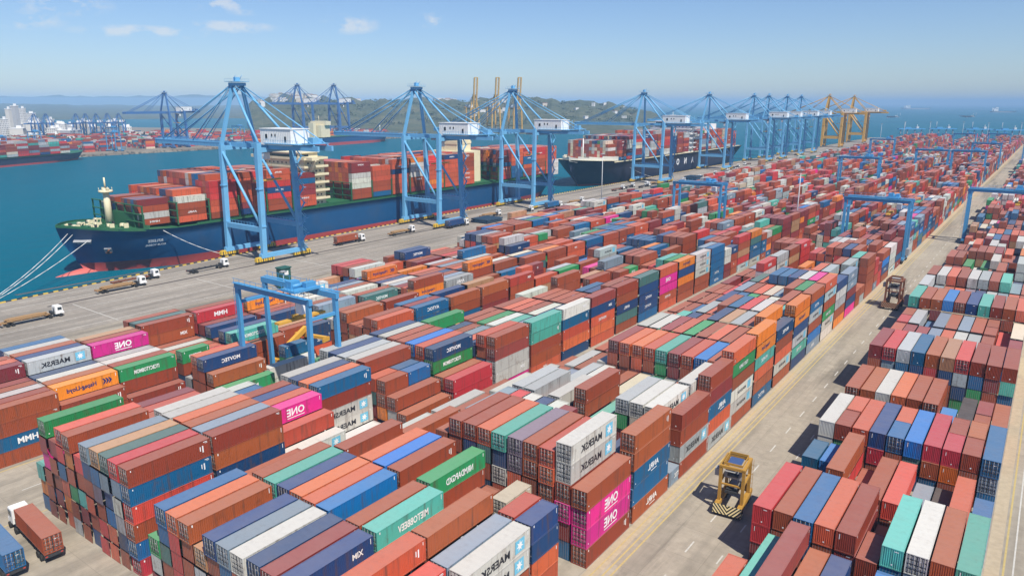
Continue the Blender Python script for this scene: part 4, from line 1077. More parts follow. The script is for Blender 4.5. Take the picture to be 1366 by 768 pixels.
def accommodation(name, y0, y1, xw, z0, z1, mat, root, cx_=0.0, decks=6):
    m = MB(); m.box2((cx_ - xw * .42, y0 + 1.5, z0), (cx_ + xw * .42, y1 - 1.5, z1 - 3))
    hdk = (z1 - 3 - z0) / decks
    for i in range(1, decks + 1):
        z = z0 + i * hdk; e = xw * .46
        m.box2((cx_ - e, y0 + .6, z - .12), (cx_ + e, y1 - .3, z + .12))
        for sx in (-1, 1): m.box2((cx_ + sx * e - .08, y0 + .6, z + .1), (cx_ + sx * e + .08, y1 - .3, z + 1.0))
        m.box2((cx_ - e, y1 - .4, z + .1), (cx_ + e, y1 - .28, z + 1.0)); m.box2((cx_ - e, y0 + .56, z + .1), (cx_ + e, y0 + .68, z + 1.0))
    m.box2((cx_ - xw * .36, y0 + .8, z1 - 3), (cx_ + xw * .36, y1 - 3, z1))
    m.box2((cx_ - xw * .56, y0 + 1.8, z1 - 3.1), (cx_ + xw * .56, y0 + 6.0, z1 - 1.7))        # bridge wings
    m.box2((cx_ - xw * .38, y0 + .5, z1), (cx_ + xw * .38, y1 - 2.5, z1 + .35))
    for sx in (-1, 1): m.beam((cx_ + sx * xw * .55, y0 + 4, z1 - 3), (cx_ + sx * xw * .42, y0 + 4, z0 + hdk * (decks - 2)), .7, 1.6)
    o = m.build(name, mat, root)
    for i in range(decks):
        z = z0 + (i + .55) * hdk
        m = MB(); nW = 10
        for k in range(nW): m.box((cx_ - xw * .38 + xw * .76 * (k + .5) / nW, y0 + 1.5, z), (.8, .1, .8))
        for k in range(4): m.box((cx_ + xw * .42, y0 + 3 + (y1 - y0 - 6) * (k + .5) / 4, z), (.1, .9, .8))
        m.build("window_row", M['dark'], o)
    m = MB(); m.box((cx_, y0 + .78, z1 - 1.2), (xw * .68, .1, 1.2)); m.box((cx_ + xw * .362, y0 + 4, z1 - 1.2), (.1, 5, 1.1)); m.build("bridge_window", M['glass'], o)
    m = MB(); m.tube((cx_, y0 + 5, z1), (cx_, y0 + 5, z1 + 9), .35, 8, 0, .15); m.box((cx_, y0 + 5, z1 + 6), (6, .25, .25)); m.box((cx_, y0 + 5, z1 + 4), (3.5, .3, .3)); m.tube((cx_ + 4, y0 + 8, z1), (cx_ + 4, y0 + 8, z1 + 3), .9, 8)
    m.build("radar_mast", mat, o)
    return o

rs_ = random.Random(21)
REDS = list("sssssssssbbbbmmrrNBwo")
# ---- the navy ship
XA, YA0 = -300.5, 117.0
shipA = empty("container_ship", (XA, YA0, 0), 0, "navy container ship with green deck and cream bridge at the near berth", "ship")
LA = 318.0
h_ = bpy.data.objects.new("hull", hull_mesh("hull", LA, 42.0, 13.0, [M['hullA'], M['boot'], M['deck']], 0.9, 9.0, 0, 2.8, 30.0)); COL.objects.link(h_); h_.parent = shipA
m = MB(); N_ = 10; rr = []
for i in range(N_ + 1):
    a = i / N_; y = -5.0 + a * 24; r = 3.0 * math.sin(min(1.0, .10 + a * 1.3) * math.pi / 2); rr.append((y, r))
vs = []; K = 10
for y, r in rr:
    for k in range(K): vs.append((r * .9 * math.cos(2 * math.pi * k / K), y, -4.0 + r * 1.0 * math.sin(2 * math.pi * k / K)))
fs = [(i * K + k, i * K + (k + 1) % K, (i + 1) * K + (k + 1) % K, (i + 1) * K + k) for i in range(N_) for k in range(K)] + [tuple(range(K))[::-1]]
m.add(vs, fs, 0, True); m.build("bulbous_bow", M['bulb'], shipA)
# lettering on the bow, anchor, hawse platform
m = MB(); side_text(m, "RFI.EIEE", 1.7, 0, 0, 0, 0); side_text(m, "ROUB YOBEAL", 1.15, 0, 0, -1.9, 0)
o = m.build("lettering", M['inkw'], shipA)
def hull_x(y, z, beam=42.0, deck=13.0, rake=9.0):
    kz = max(0.0, min(1.0, (z - WATER_Z) / (deck - WATER_Z))); yy = max(0.0, y - rake * (1 - kz) ** 1.15); e = 58 - 34 * kz
    return beam / 2 * (1 - (1 - min(1.0, yy / e)) ** 2.1)
def on_hull(o, y, z, off):
    gy = (hull_x(y + 3, z) - hull_x(y - 3, z)) / 6; gz = (hull_x(y, z + 1.5) - hull_x(y, z - 1.5)) / 3
    X = Vector((1, -gy, -gz)).normalized(); Y = Vector((gy, 1, 0)).normalized(); Z = X.cross(Y).normalized(); Y = Z.cross(X)
    mt_ = Matrix((X, Y, Z)).transposed().to_4x4(); mt_.translation = Vector((hull_x(y, z), y, z)) + X * off
    o.matrix_local = mt_
on_hull(o, 27, 9.3, .55)
m = MB(); m.box((0, 0, 0), (.7, 2.6, 2.2), 0); m.tube((.5, -.6, -.8), (.5, .6, .8), .3, 6, 1); m.box((.6, 0, -.9), (.4, 2.0, .5), 1); o = m.build("anchor", [M['grey'], M['rustm']], shipA); on_hull(o, 13.5, 6.3, .2)
m = MB(); m.box((0, 0, 0), (1.4, 6.5, .4)); m.box((-.2, .5, -.9), (1.2, 5, .3)); o = m.build("mooring_platform", M['grey'], shipA); on_hull(o, 6.0, 10.6, .3)
# forecastle gear: bulwark, breakwater, winches
m = MB()
for s in (-1, 1):
    P_ = [(s * max(.2, hull_x(y_, 13.0) - .25), y_) for y_ in (.2, 2, 5, 9, 14, 19, 25)]
    for (ax, ay), (bx, by) in zip(P_[:-1], P_[1:]):
        m.beam((ax, ay, 16.3 - ay * .105), (bx, by, 16.3 - by * .105), .2, 1.1, 0)
m.build("bulwark", M['deck'], shipA)
m = MB(); m.beam((-17.5, 25, 16.4), (0, 22, 16.8), .4, 5.6); m.beam((0, 22, 16.8), (17.5, 25, 16.4), .4, 5.6)
for k in range(-9, 10): m.beam((k * 1.9, 22.6 + abs(k) * .3, 14.4), (k * 1.9, 24.5 + abs(k) * .3, 14.2), .15, 1.2)
m.build("breakwater", M['deck'], shipA)
for wx, wy in ((-5, 11), (5, 11), (-8, 16), (8, 16), (0, 15), (-11, 20), (11, 20), (0, 7)):
    m = MB(); m.tube((wx - 1.6, wy, 15.1), (wx + 1.6, wy, 15.1), .9, 10, 0); m.box((wx, wy, 14.5), (4.4, 2.4, .9), 1); m.box((wx + 2.0, wy, 15.2), (.5, 1.8, 1.8), 0); m.box((wx - 2.5, wy + 1.5, 15.0), (.8, .8, 1.4), 1)
    m.build("winch", [M['cream'], M['deck']], shipA)
m = MB()
for k in range(40):
    a = rs_.uniform(-1, 1); y = rs_.uniform(4, 21); x = a * min(14, 2 + y * .55)
    m.box((x, y, 15.2), (rs_.uniform(.3, 1.0), rs_.uniform(.3, 1.2), rs_.uniform(.6, 2.0)), rs_.randrange(3))
m.build("deck_fittings", [M['deck'], M['cream'], M['dark']], shipA)
m = MB(); m.tube((0, 20, 13.5), (0, 20, 29), 1.5, 12, 0, 1.1); m.tube((0, 20, 27.2), (0, 20, 28.0), 2.6, 12); m.box((0, 20, 28.6), (4.6, 1.0, .8)); m.tube((0, 20, 29), (0, 20, 33), .35, 6)
for k in range(8):
    a = k * math.pi / 4; m.tube((2.5 * math.cos(a), 20 + 2.5 * math.sin(a), 28), (2.5 * math.cos(a), 20 + 2.5 * math.sin(a), 29.1), .07, 4)
m.build("foremast", M['cream'], shipA)
accommodation("bridge_house", 101, 116, 42, 13, 38.5, M['cream'], shipA)
m = MB(); m.box2((-13, 223, 13), (13, 240, 33)); m.box2((-6, 225, 33), (7, 238, 40)); m.box2((-6.3, 224.7, 37), (7.3, 238.3, 38.6)); 
for k in range(4): m.tube((-3 + k * 2.2, 231, 40), (-3 + k * 2.2, 231, 42.2), .6, 8)
m.build("funnel", M['cream'], shipA)
m = MB()
for s in (-1, 1): m.box((s * 20.7, 170, 13.5), (.25, 250, .9))
m.box((0, 178, 13.7), (36, 250, 1.2)); m.build("hatch_cover", M['deck'], shipA)
BAYS = [(12.2 + i * 14.0) for i in range(6)] + [117.5 + i * 13.9 for i in range(7)] + [238 + i * 13.3 for i in range(5)]
tiersA = [5, 6, 8, 8, 8, 7, 8, 7, 8, 8, 8, 8, 8, 8, 8, 8, 8, 8, 7, 7]
for i, yb in enumerate(BAYS):
    wrow = 12 if i == 0 else (15 if i == 1 else 16)
    deck_cargo(XA, YA0 + yb + 12, 12.6, 14.4, wrow, tiersA[i] - 1, rs_, REDS, 2.6, i in (3,))
    m = MB(); y = yb + 11.2
    for k in range(7): m.box((-20 + k * 6.66, y, 18.5), (.5, .5, 9.0))
    for z in (16.5, 19.5, 22.8): m.box((0, y, z), (40.5, 1.0, .25))
    m.build("lashing_bridge", M['deck'], shipA)
for k in range(17):
    for t_ in range(4): MASS.box(XA - 20 + k * 2.5, YA0 + LA - 4.5, 13.2 + t_ * 2.6, 6.0, 2.6, vary((.66, .65, .60), rs_), "tsefb")
m = MB()
for k in range(26): m.box((20.9, 60 + k * 9.5, 13.4), (.12, .12, 1.2))
m.box((20.9, 178, 14.0), (.1, 240, .1)); m.build("railing", M['deck'], shipA)
def rope(pts, label, sag=1.5):
    p, q = Vector(pts[0]), Vector(pts[1]); P_ = []
    for i in range(9):
        t_ = i / 8; v = p.lerp(q, t_); v.z -= sag * 4 * t_ * (1 - t_); P_.append(v)
    m = MB(); m.path(P_, .13, 5); tag(m.build("mooring_rope", M['rope']), label, "rope", "mooring ropes of the ships")
rope(((XA + 3, YA0 + 3, 13.6), (-263.6, 79.5, .5)), "outermost pale mooring rope from the navy bow tip to the quay")
rope(((XA + 4.5, YA0 + 4, 13.2), (-263.5, 80.3, .5)), "middle pale mooring rope from the navy bow to the quay")
rope(((XA + 7.5, YA0 + 9, 11.2), (-263.4, 81.2, .5)), "lowest pale mooring rope from the navy bow platform to the quay", 1.0)
rope(((XA + hull_x(30, 12.4) + .5, YA0 + 30, 12.8), (-269.3, 168, .5)), "pale mooring rope running back along the navy hull", 1.2)
# ---- the dark ship
XB, YB0, LB = -304.0, 486.0, 335.0
shipB = empty("container_ship", (XB, YB0, 0), 0, "dark hulled container ship with big white hull letters at the next berth", "ship")
h_ = bpy.data.objects.new("hull", hull_mesh("hull", LB, 46.0, 15.5, [M['hullB'], M['boot'], M['cream']], -1.6, 16.0, 0, 3.0, 46.0)); COL.objects.link(h_); h_.parent = shipB
m = MB(); 
for s in (-1, 1):
    P_ = [(0.5, .3), (s * 6.0, 4), (s * 12, 11), (s * 18, 22), (s * 22, 40)]
    for (ax, ay), (bx, by) in zip(P_[:-1], P_[1:]): m.beam((ax, ay + .3, 19.2), (bx, by + .3, 18.0), .25, 3.2)
m.beam((-22, 40, 18), (22, 40, 18), .4, 4); m.build("bulwark", simple("pale_grey_paint", (0.55, 0.55, 0.50), 0.6, .2, .3), shipB)
m = MB(); m.tube((0, 22, 17), (0, 22, 34), .7, 8, 0, .35); m.build("foremast", M['white'], shipB)
m = MB(); o = MB(); m.box((0, 0, 0), (.9, 2.6, 2.4)); an = m.build("anchor", M['grey'], shipB); an.location = (12.5, 20, 9); an.rotation_euler = (0, rad(18), rad(33))
for ch, yy in (("O", 154), ("N", 171), ("A", 188)):
    m = MB(); side_text(m, ch, 7.6, 23.06, yy, 8.6, 0); m.build("lettering", M['inkw'], shipB)
accommodation("bridge_house", 184, 200, 46, 15, 44, M['white'], shipB)
m = MB(); m.box2((-8, 268, 15), (8, 282, 40)); m.build("funnel", M['white'], shipB)
rs_.seed(4); WB = list("bbbbmmmrrssswwyyNNBceg")
for i in range(20):
    yb = 29 + i * 14.0
    if 176 < yb + 12 < 204 and yb < 200 and yb + 12.2 > 183: continue
    deck_cargo(XB, YB0 + yb, 12.2, 16.6, 15 if i == 0 else 17, [6, 6, 7, 7, 7, 7, 8, 8, 8, 7][min(i, 9)], rs_, WB)
for k in range(4):
    m = MB(); m.box((23.2, 60 + k * 60, 15.9), (.3, 56, .7)); m.build("railing", M['cream'], shipB)
rope(((XB + 21, YB0 + 48, 15), (-275.4, YB0 + 88, .5)), "pale mooring rope on the dark ship's side", 1.5)
# ---- other ships
def small_ship(loc, rz, L, beam, deck, hm, red, label, cargo=None, house=(0.82, 0.92), hz=18, hmat=None, group=None, rng=None):
    root = empty("cargo_ship", loc, rz, label, "ship", group)
    o = bpy.data.objects.new("hull", hull_mesh("hull", L, beam, deck, [hm, M['boot'], M['deck']], red, 8.0, 0, 2.0, L * .12)); COL.objects.link(o); o.parent = root
    y0, y1 = L * house[0], L * house[1]
    m = MB(); m.box2((-beam * .4, y0, deck), (beam * .4, y1, deck + hz * .75)); m.box2((-beam * .5, y0 + 1, deck + hz * .75), (beam * .5, y0 + (y1 - y0) * .6, deck + hz)); m.tube((0, (y0 + y1) / 2, deck + hz), (0, (y0 + y1) / 2, deck + hz + 8), .4, 6)
    m.box2((-beam * .15, y1 + 2, deck), (beam * .15, y1 + 8, deck + hz * .9)); m.build("bridge_house", hmat or M['white'], root)
    m = MB(); m.tube((0, L * .1, deck), (0, L * .1, deck + 14), .5, 6); m.build("foremast", M['white'], root)
    if cargo:
        c_, s_ = math.cos(rz), math.sin(rz)
        for i in range(int((y0 - L * .14) / 13.4)):
            yb = L * .14 + i * 13.4
            for r in range(cargo[0]):
                xx = (r - (cargo[0] - 1) / 2) * 2.5
                nt_ = cargo[1] + rng.randrange(-1, 2)
                for k in range(max(1, nt_)):
                    lx, ly = xx, yb + 6; wx, wy = loc[0] + lx * c_ - ly * s_, loc[1] + lx * s_ + ly * c_
                    turned_box(wx, wy, deck + 1 + k * 2.6, rz, 12.2, 2.6, vary(PAL[rng.choice(cargo[2])][1], rng))
    return root
def turned_box(x, y, z, rz, L, h, col):
    c_, s_ = math.cos(rz), math.sin(rz)
    def P(a, b_, zz): return (x + a * c_ - b_ * s_, y + a * s_ + b_ * c_, zz)
    W2, L2 = CW / 2, L / 2; uv = [(0, 0), (1, 0), (1, 1), (0, 1)]; z1 = z + h - .05
    q = [P(-W2, -L2, z), P(W2, -L2, z), P(W2, L2, z), P(-W2, L2, z), P(-W2, -L2, z1), P(W2, -L2, z1), P(W2, L2, z1), P(-W2, L2, z1)]
    for ix, k in (((4, 5, 6, 7), 0.), ((1, 2, 6, 5), 1.), ((0, 1, 5, 4), 2.), ((3, 0, 4, 7), 1.), ((2, 3, 7, 6), 2.)): MASS.quad([q[j] for j in ix], col, uv, k)
rr_ = random.Random(8)
WL = list("mmmrrrbbsswwwttyyNec")
# docked on the opposite bank, far left (bow to the right)
small_ship((-931, 404, 0), rad(202), 220, 32, 5.5, M['hullB'], -1.0, "dark container ship moored on the opposite bank, cut by the photo's edge", (11, 5, WL), (0.80, 0.88), 24, rng=rr_)
small_ship((-944, 915, 0), rad(187.3), 195, 32, 10, M['hullA'], 1.5, "navy and red container ship moored at the opposite bank behind the cranes", None, (0.80, 0.90), 24, M['cream'], rng=rr_)
rr_.seed(3)
def at(px, py, z=WATER_Z):
    """ground point seen at this place of the 1366 x 768 photograph"""
    f_, th, ps = F_PX, PITCH, YAW
    Fv = np.array([-math.sin(ps) * math.cos(th), math.cos(ps) * math.cos(th), -math.sin(th)]); Rv = np.array([math.cos(ps), math.sin(ps), 0.0]); Uv = np.cross(Rv, Fv)
    d = Fv * f_ + Rv * (px - 683) + Uv * (384 - py); t_ = (z - CAM_H) / d[2]; return float(d[0] * t_), float(d[1] * t_)
sea = [(1242, 146, 300, 44, 12, rad(128), "long tanker with white deckhouse anchored nearest the horizon", 26), (1356, 150.2, 170, 26, 7, rad(122), "grey ship with white superstructure anchored at the far right", 24),
       (1201, 156.5, 15, 5, 2.4, rad(100), "small white boat on open water beyond the yellow cranes", 4), (1302, 156, 14, 5, 2.4, rad(100), "small grey boat alone on the open water at right", 4)]
for px, py, L_, bm, dk, rz, lab, hz_ in sea:
    x, y = at(px, py); small_ship((x, y, WATER_Z + 2), rz, L_, bm, dk, M['grey'] if L_ > 100 else M['white'], WATER_Z - 1, lab, None, (.74, .9), hz_, group="ships on the open sea")
for px, py, lab in ((1216, 169.5, "blue barge crane platform near the yard end, leftmost of four"), (1258, 169.3, "blue barge crane platform near the yard end, second of four"), (1306, 170, "blue barge crane platform near the yard end, third of four"), (1346, 171, "blue barge crane platform near the yard end, rightmost of four")):
    x, y = at(px, py, 12)
    root = empty("jetty_platform", (x, y, WATER_Z), YAW, lab, "jetty", "jetty platforms beyond the yard")
    m = MB(); m.box((0, 0, 11), (56, 8, 2.0)); m.box((-8, 0, 13), (12, 6, 3)); m.build("platform_deck", M['rtg'], root)
    m = MB()
    for k in (-22, -8, 8, 22): m.tube((k, 0, -4), (k, 0, 10), 1.3, 8)
    m.build("pile", M['grey'], root)
    m = MB(); m.tube((-14, 0, 12), (-14, 0, 26), .5, 6); m.tube((12, 0, 12), (12, 0, 20), .5, 6); m.box((12, 0, 14), (5, 5, 4)); m.build("mast", M['galv'], root)

# ================================================================== TRUCKS AND OTHER VEHICLES
def make_truck(cab_mat, bed_mat, load=None):
    """tractor and flatbed trailer, heading +Y; origin on the ground below the trailer middle"""
    root = empty("terminal_truck", (0, 0, 0))
    m = MB(); m.box((0, 8.6, 2.05), (2.4, 2.1, 2.2), 0, .93); m.box((0, 8.5, 3.2), (2.1, 1.6, .25), 0); m.box((0, 9.75, 1.15), (2.4, .3, .6), 0); c_ = m.build("cab", cab_mat, root)
    m = MB(); m.box((0, 9.63, 2.5), (2.0, .1, .85)); c2 = m.build("windscreen", M['glass'], c_)
    for s in (-1, 1):
        m = MB(); m.box((s * 1.17, 8.8, 2.45), (.08, 1.1, .8)); m.build("side_window", M['glass'], c_)
    m = MB(); m.box((0, 7.2, .95), (1.1, 5.0, .3)); m.box((0, 6.9, 1.5), (2.0, .6, .8)); m.box((.9, 7.2, 1.9), (.2, .2, 2.2)); m.build("chassis", M['dark'], root)
    for y in (8.9, 6.1):
        for s in (-1, 1):
            m = MB(); m.tube((s * 1.2 - .22, y, .52), (s * 1.2 + .22, y, .52), .52, 12); m.build("wheel", M['tyre'], root)
    m = MB()
    for s in (-1, 1): m.box((s * .55, -.4, 1.22), (.22, 12.4, .42))
    for k in range(6): m.box((0, -6.3 + k * 2.45, 1.36), (2.44, .3, .18))
    m.box((0, -6.55, 1.15), (2.4, .2, .5)); m.build("trailer", bed_mat, root)
    for y in (-3.6, -4.9):
        for s in (-1, 1):
            m = MB(); m.tube((s * 1.0 - .35, y, .5), (s * 1.0 + .35, y, .5), .5, 12); m.build("wheel", M['tyre'], root)
    for s in (-1, 1):
        m = MB(); m.box((s * .95, -6.68, 1.15), (.3, .06, .16)); m.build("tail_light", M['red'], root)
    if load == 'planks':
        m = MB(); r = random.Random(2)
        for k in range(9): m.box((-1.0 + (k % 5) * .5, r.uniform(-1, .5), 1.6 + (k // 5) * .3), (.42, r.uniform(8, 11), .26))
        m.build("stanchion_bed", M['wood'], root)
    return root
TR = make_truck(M['white'], M['dark']); TP = make_truck(M['white'], M['wood'], 'planks'); TRD = make_truck(M['white'], M['rustm'])
place = [(TP, -232.5, 79, "white truck with planked flatbed nearest the near yard corner"), (TP, -249.5, 113, "white truck with planked flatbed beside the bulbous bow"), (TRD, -256.5, 121.5, "white truck with empty red trailer nearest the navy hull"),
         (TR, -252.5, 147, "white truck with empty dark flatbed before the first quay crane"), (TRD, -251.5, 216, "truck hauling one red container between the first two cranes"),
         (TP, -249.5, 247, "truck with timber load before the second quay crane"), (TR, -241.5, 279, "truck stopped under the second quay crane with yellow load"), (TP, -249, 316, "small truck with yellow load between second and third crane"),
         (TR, -243, 340, "dark flatbed truck by the third quay crane"), (TR, -239.5, 366, "truck with blue container beyond the third quay crane"), (TP, -240, 392, "truck with yellow load on open apron past the third crane"),
         (TRD, -252, 470, "empty red trailer truck near the dark ship's bow"), (TR, -246, 500, "white truck under the fourth crane"), (TR, -236, 20.5, "white truck cab cut by the left edge of the photo"),
         (TR, -240, 620, "far truck beyond the fourth quay crane, first in line"), (TP, -236, 660, "far truck beyond the fourth quay crane, second in line"), (TR, -250, 705, "far truck under the fifth quay crane"), (TRD, -238, 745, "far truck with red trailer past the fifth crane")]
used = set(); r6 = random.Random(9)
def rotcopy(src, x, y, rz, lab, grp):
    o = src if id(src) not in used else copy_tree(src); used.add(id(src))
    o.location = (x, y, 0.004); o.rotation_euler = (0, 0, rz); tag(o, lab, "truck", grp); return o
for src, x, y, lab in place:
    if lab.startswith("white truck cab cut"): y = 61.5; x = -231.5
    rotcopy(src, x, y, rad(r6.uniform(-1.5, 1.5)), lab, "trucks on the quay apron")
for k in range(16):
    rotcopy([TR, TP, TRD][k % 3], r6.choice([-232, -238, -243, -250, -254]) + r6.uniform(-1, 1), 480 + k * 34 + r6.uniform(-9, 9), rad(r6.choice([0, 180]) + r6.uniform(-2, 2)), "far truck among the traffic on the apron along the dark ship", "far trucks along the dark ship")
hm_ = simple("hatch_lid_paint", (0.02, 0.055, 0.10), .6, .3, .2)
for x, y, n_, lab in ((-239.5, 303, 2, "pair of dark hatch lids stacked landside of the second quay crane"), (-238, 575, 3, "dark hatch lids stacked beyond the fourth quay crane"), (-233, 640, 2, "dark hatch lids lying farther along the apron, left of the trucks"), (-234, 505, 1, "single dark hatch lid lying before the fourth quay crane")):
    root = empty("hatch_lid_stack", (x, y, 0), rad(r6.uniform(-2, 2)), lab, "hatch lid")
    for k in range(n_):
        m = MB(); m.box((r6.uniform(-.3, .3), r6.uniform(-.4, .4), .75 + k * 1.05), (11, 13.5, .7))
        for q in range(5): m.box((0, -5.4 + q * 2.7, 1.14 + k * 1.05), (10.4, .3, .14))
        m.build("lid", hm_, root)
def carried(x, y, z, rz, col, logo, lab, L=12.1, door=True):
    b_ = dict(block='X', bay=0, row=0, x=x, y=y, z=z, L=L, h=2.65, tier=0, n=1, col=col, logo=logo, short=L < 8, door=door)
    one_container(b_, 50, 50, lab, "containers carried by trucks", rz, (x, y, z))
carried(-251.5, 215.6, 1.5, 0, 'b', 'Q', "rust red container riding on a truck between the first two quay cranes", door=False)
carried(-239.5, 365.4, 1.5, 0, 'B', '', "blue container riding on a truck beyond the third quay crane", door=False)
carried(-241.5, 278.6, 1.5, 0, 'N', '', "navy container riding on a truck under the second crane", 12.1, False)
# the two trucks in the near lane, heading away from the camera to the left
def near_truck(px, py, rz, col, logo, lab, lab2):
    x, y = px, py
    o = copy_tree(TR); o.location = (x, y, 0.004); o.rotation_euler = (0, 0, rz); o.scale = (1, .92, 1); tag(o, lab, "truck", "trucks in the near lane")
    carried(x + .5 * math.sin(rz) * 1.0, y - .5 * math.cos(rz), 1.5, rz, col, logo, lab2, 11.4)
near_truck(-109.5, 34.2, rad(86), 'b', '', "white truck carrying a red brown container below the tallest near stacks", "red brown container on the truck below the tallest near stacks")
near_truck(-109.5, 29.4, rad(87), 'B', 'A', "truck carrying a blue lettered container in the photo's bottom left corner", "blue container with white lettering on the corner truck")
# reach stacker under the near gantry
root = empty("reach_stacker", (-140.5, 101, 0), rad(12), "yellow reach stacker working under the nearest blue gantry crane", "reach stacker")
m = MB(); m.box((0, 0, 1.7), (3.4, 7.6, 1.6)); m.box((0, -3.4, 2.6), (3.4, 1.6, 1.5)); m.build("chassis", M['ylw'], root)
for y in (-2.6, 2.6):
    for s in (-1, 1):
        m = MB(); m.tube((s * 1.5 - .4, y, .85), (s * 1.5 + .4, y, .85), .85, 14); m.build("wheel", M['tyre'], root)
m = MB(); m.box((0, -.6, 3.6), (1.6, 1.9, 2.0)); c_ = m.build("cab", M['ylw'], root)
m = MB(); m.box((0, .36, 3.9), (1.4, .06, 1.1)); m.build("windscreen", M['glass'], c_)
m = MB(); m.beam((0, -3.2, 4.4), (0, 6.5, 8.2), .9, 1.2); m.build("lifting_arm", M['ylw'], root)
m = MB(); m.box((0, 6.6, 7.2), (1.4, 1.0, 2.4)); m.box((0, 6.6, 6.3), (12.0, 1.0, .7)); 
for s in (-1, 1): m.box((s * 5.9, 6.6, 5.9), (.35, 2.4, 1.0))
m.build("spreader", M['ylw'], root)
# green service hut and tall light masts
root = empty("service_hut", (-206.0, 148.5, 0), 0, "small dark green hut behind the grey container by the apron", "hut")
m = MB(); m.box((0, 0, 3.6), (3.0, 3.6, 7.2)); m.box((0, 0, 7.3), (3.5, 4.2, .35)); m.build("wall", simple("hut_green", (0.02, 0.10, 0.08), .6, .2, .6), root)
m = MB(); m.box((1.52, 0, 5.6), (.06, 1.6, 1.4)); m.build("window", M['white'], root)
def make_mast(h):
    root = empty("light_mast", (0, 0, 0))
    m = MB(); m.tube((0, 0, 0), (0, 0, h), .38, 8, 0, .16); m.build("pole", M['galv'], root)
    m = MB(); m.tube((0, 0, h - .5), (0, 0, h), 1.1, 8)
    for k in range(6): a = k * math.pi / 3; m.box((1.3 * math.cos(a), 1.3 * math.sin(a), h - .4), (.5, .5, .4))
    m.build("lamp_head", M['grey'], root); return root
MST = make_mast(32)
for i, (px, py, lab) in enumerate(((1060, 318, "tall white light mast at the bare cross aisle"), (802, 276, "light mast at the apron edge by the dark ship's bow"), (385, 455, "light mast behind the nearest gantry crane"), (1173, 195, "far light mast on the left near the yellow cranes"), (1204, 190, "far light mast second from the yellow cranes"),
                                   (1282, 190, "far light mast in the middle of the sea end"), (1315, 192, "far light mast right of the middle at the sea end"), (1238, 190, "far light mast third from the yellow cranes"), (1359, 192, "far light mast at the photo's right edge"))):
    o = MST if i == 0 else copy_tree(MST)
    x, y = at(px, py, 0); o.location = (x, y, 0); o.scale = (.6, .6, .6) if i == 2 else (1, 1, 1); tag(o, lab, "light mast", "tall light masts")

# ================================================================== THE OPPOSITE BANK
rb = random.Random(77)
mbk = ground_material("bank_ground", (0.18, 0.155, 0.12), (0.25, 0.215, 0.165), (0.32, 0.28, 0.21), (0.12, 0.10, 0.08))
mb = MB()
bank = [(-690, -400), (-888, 220), (-935, 320), (-962, 410), (-966, 520), (-970, 620), (-976, 740), (-990, 830), (-1000, 1010), (-1060, 1120), (-1250, 1150), (-1600, 1080), (-1900, 980), (-2600, 900), (-2600, -400)]
n = len(bank)
mb.add([(x, y, 0) for x, y in bank], [tuple(range(n))])
mb.add([(x, y, 0) for x, y in bank] + [(x + 6, y, -9) for x, y in bank], [(i, n + i, n + (i + 1) % n, (i + 1) % n) for i in range(n)])
tag(mb.build("bank_ground", mbk), kind="structure")
# rock armour along the waterline
m = MB()
for (x0, y0), (x1, y1) in zip(bank[1:10], bank[2:11]):
    L_ = math.hypot(x1 - x0, y1 - y0)
    for i in range(int(L_ / 1.6)):
        t_ = rb.random(); s = rb.uniform(.8, 2.2); o_ = rb.uniform(0, 6)
        m.box((x0 + (x1 - x0) * t_ + o_, y0 + (y1 - y0) * t_, -o_ * .7 + rb.uniform(-.2, .5)), (s, s * rb.uniform(.7, 1.4), s * .8), 0, rb.uniform(.5, .9))
tag(m.build("rock_armour", M['stone']), "dark boulders along the opposite waterline", None, None, "stuff")
# the containers of the far terminal
WF = list("mmmmrrrrbbbbsssswwwyyNNBBtcoe")
for i in range(46):
    for j in range(26):
        x = -905 - j * 15.2 - (i * 2.2 if i < 22 else 55); y = 150 + i * 21
        if y > 1010 or (i % 6 == 5) or (j % 5 == 4): continue
        # keep behind the waterline
        bx = np.interp(y, [p[1] for p in bank[:9]], [p[0] for p in bank[:9]])
        if x > bx - 30 or (y > 800 and x < -1190): continue
        for k in range(5):
            nt_ = rb.randrange(1, 6)
            if rb.random() < .08: continue
            for t_ in range(nt_):
                turned_box(x + k * 2.6, y, t_ * 2.6, 0, 12.2, 2.6, vary(PAL[rb.choice(WF)][1], rb))
for i, (x, y, lab) in enumerate(((-990, 470, "pale far gantry crane left of the lone dark blue crane"), (-960, 330, "pale far gantry crane behind the moored ship"), (-1075, 610, "pale far gantry crane right of the lone dark blue crane"), (-1100, 420, "pale far gantry crane deep in the opposite terminal"), (-1090, 720, "pale far gantry crane near the crane pair"), (-1180, 560, "pale far gantry crane at the tree belt"))):
    o = copy_tree(RTG); o.location = (x, y, 0); tag(o, lab, "gantry crane", "gantry cranes of the opposite terminal")
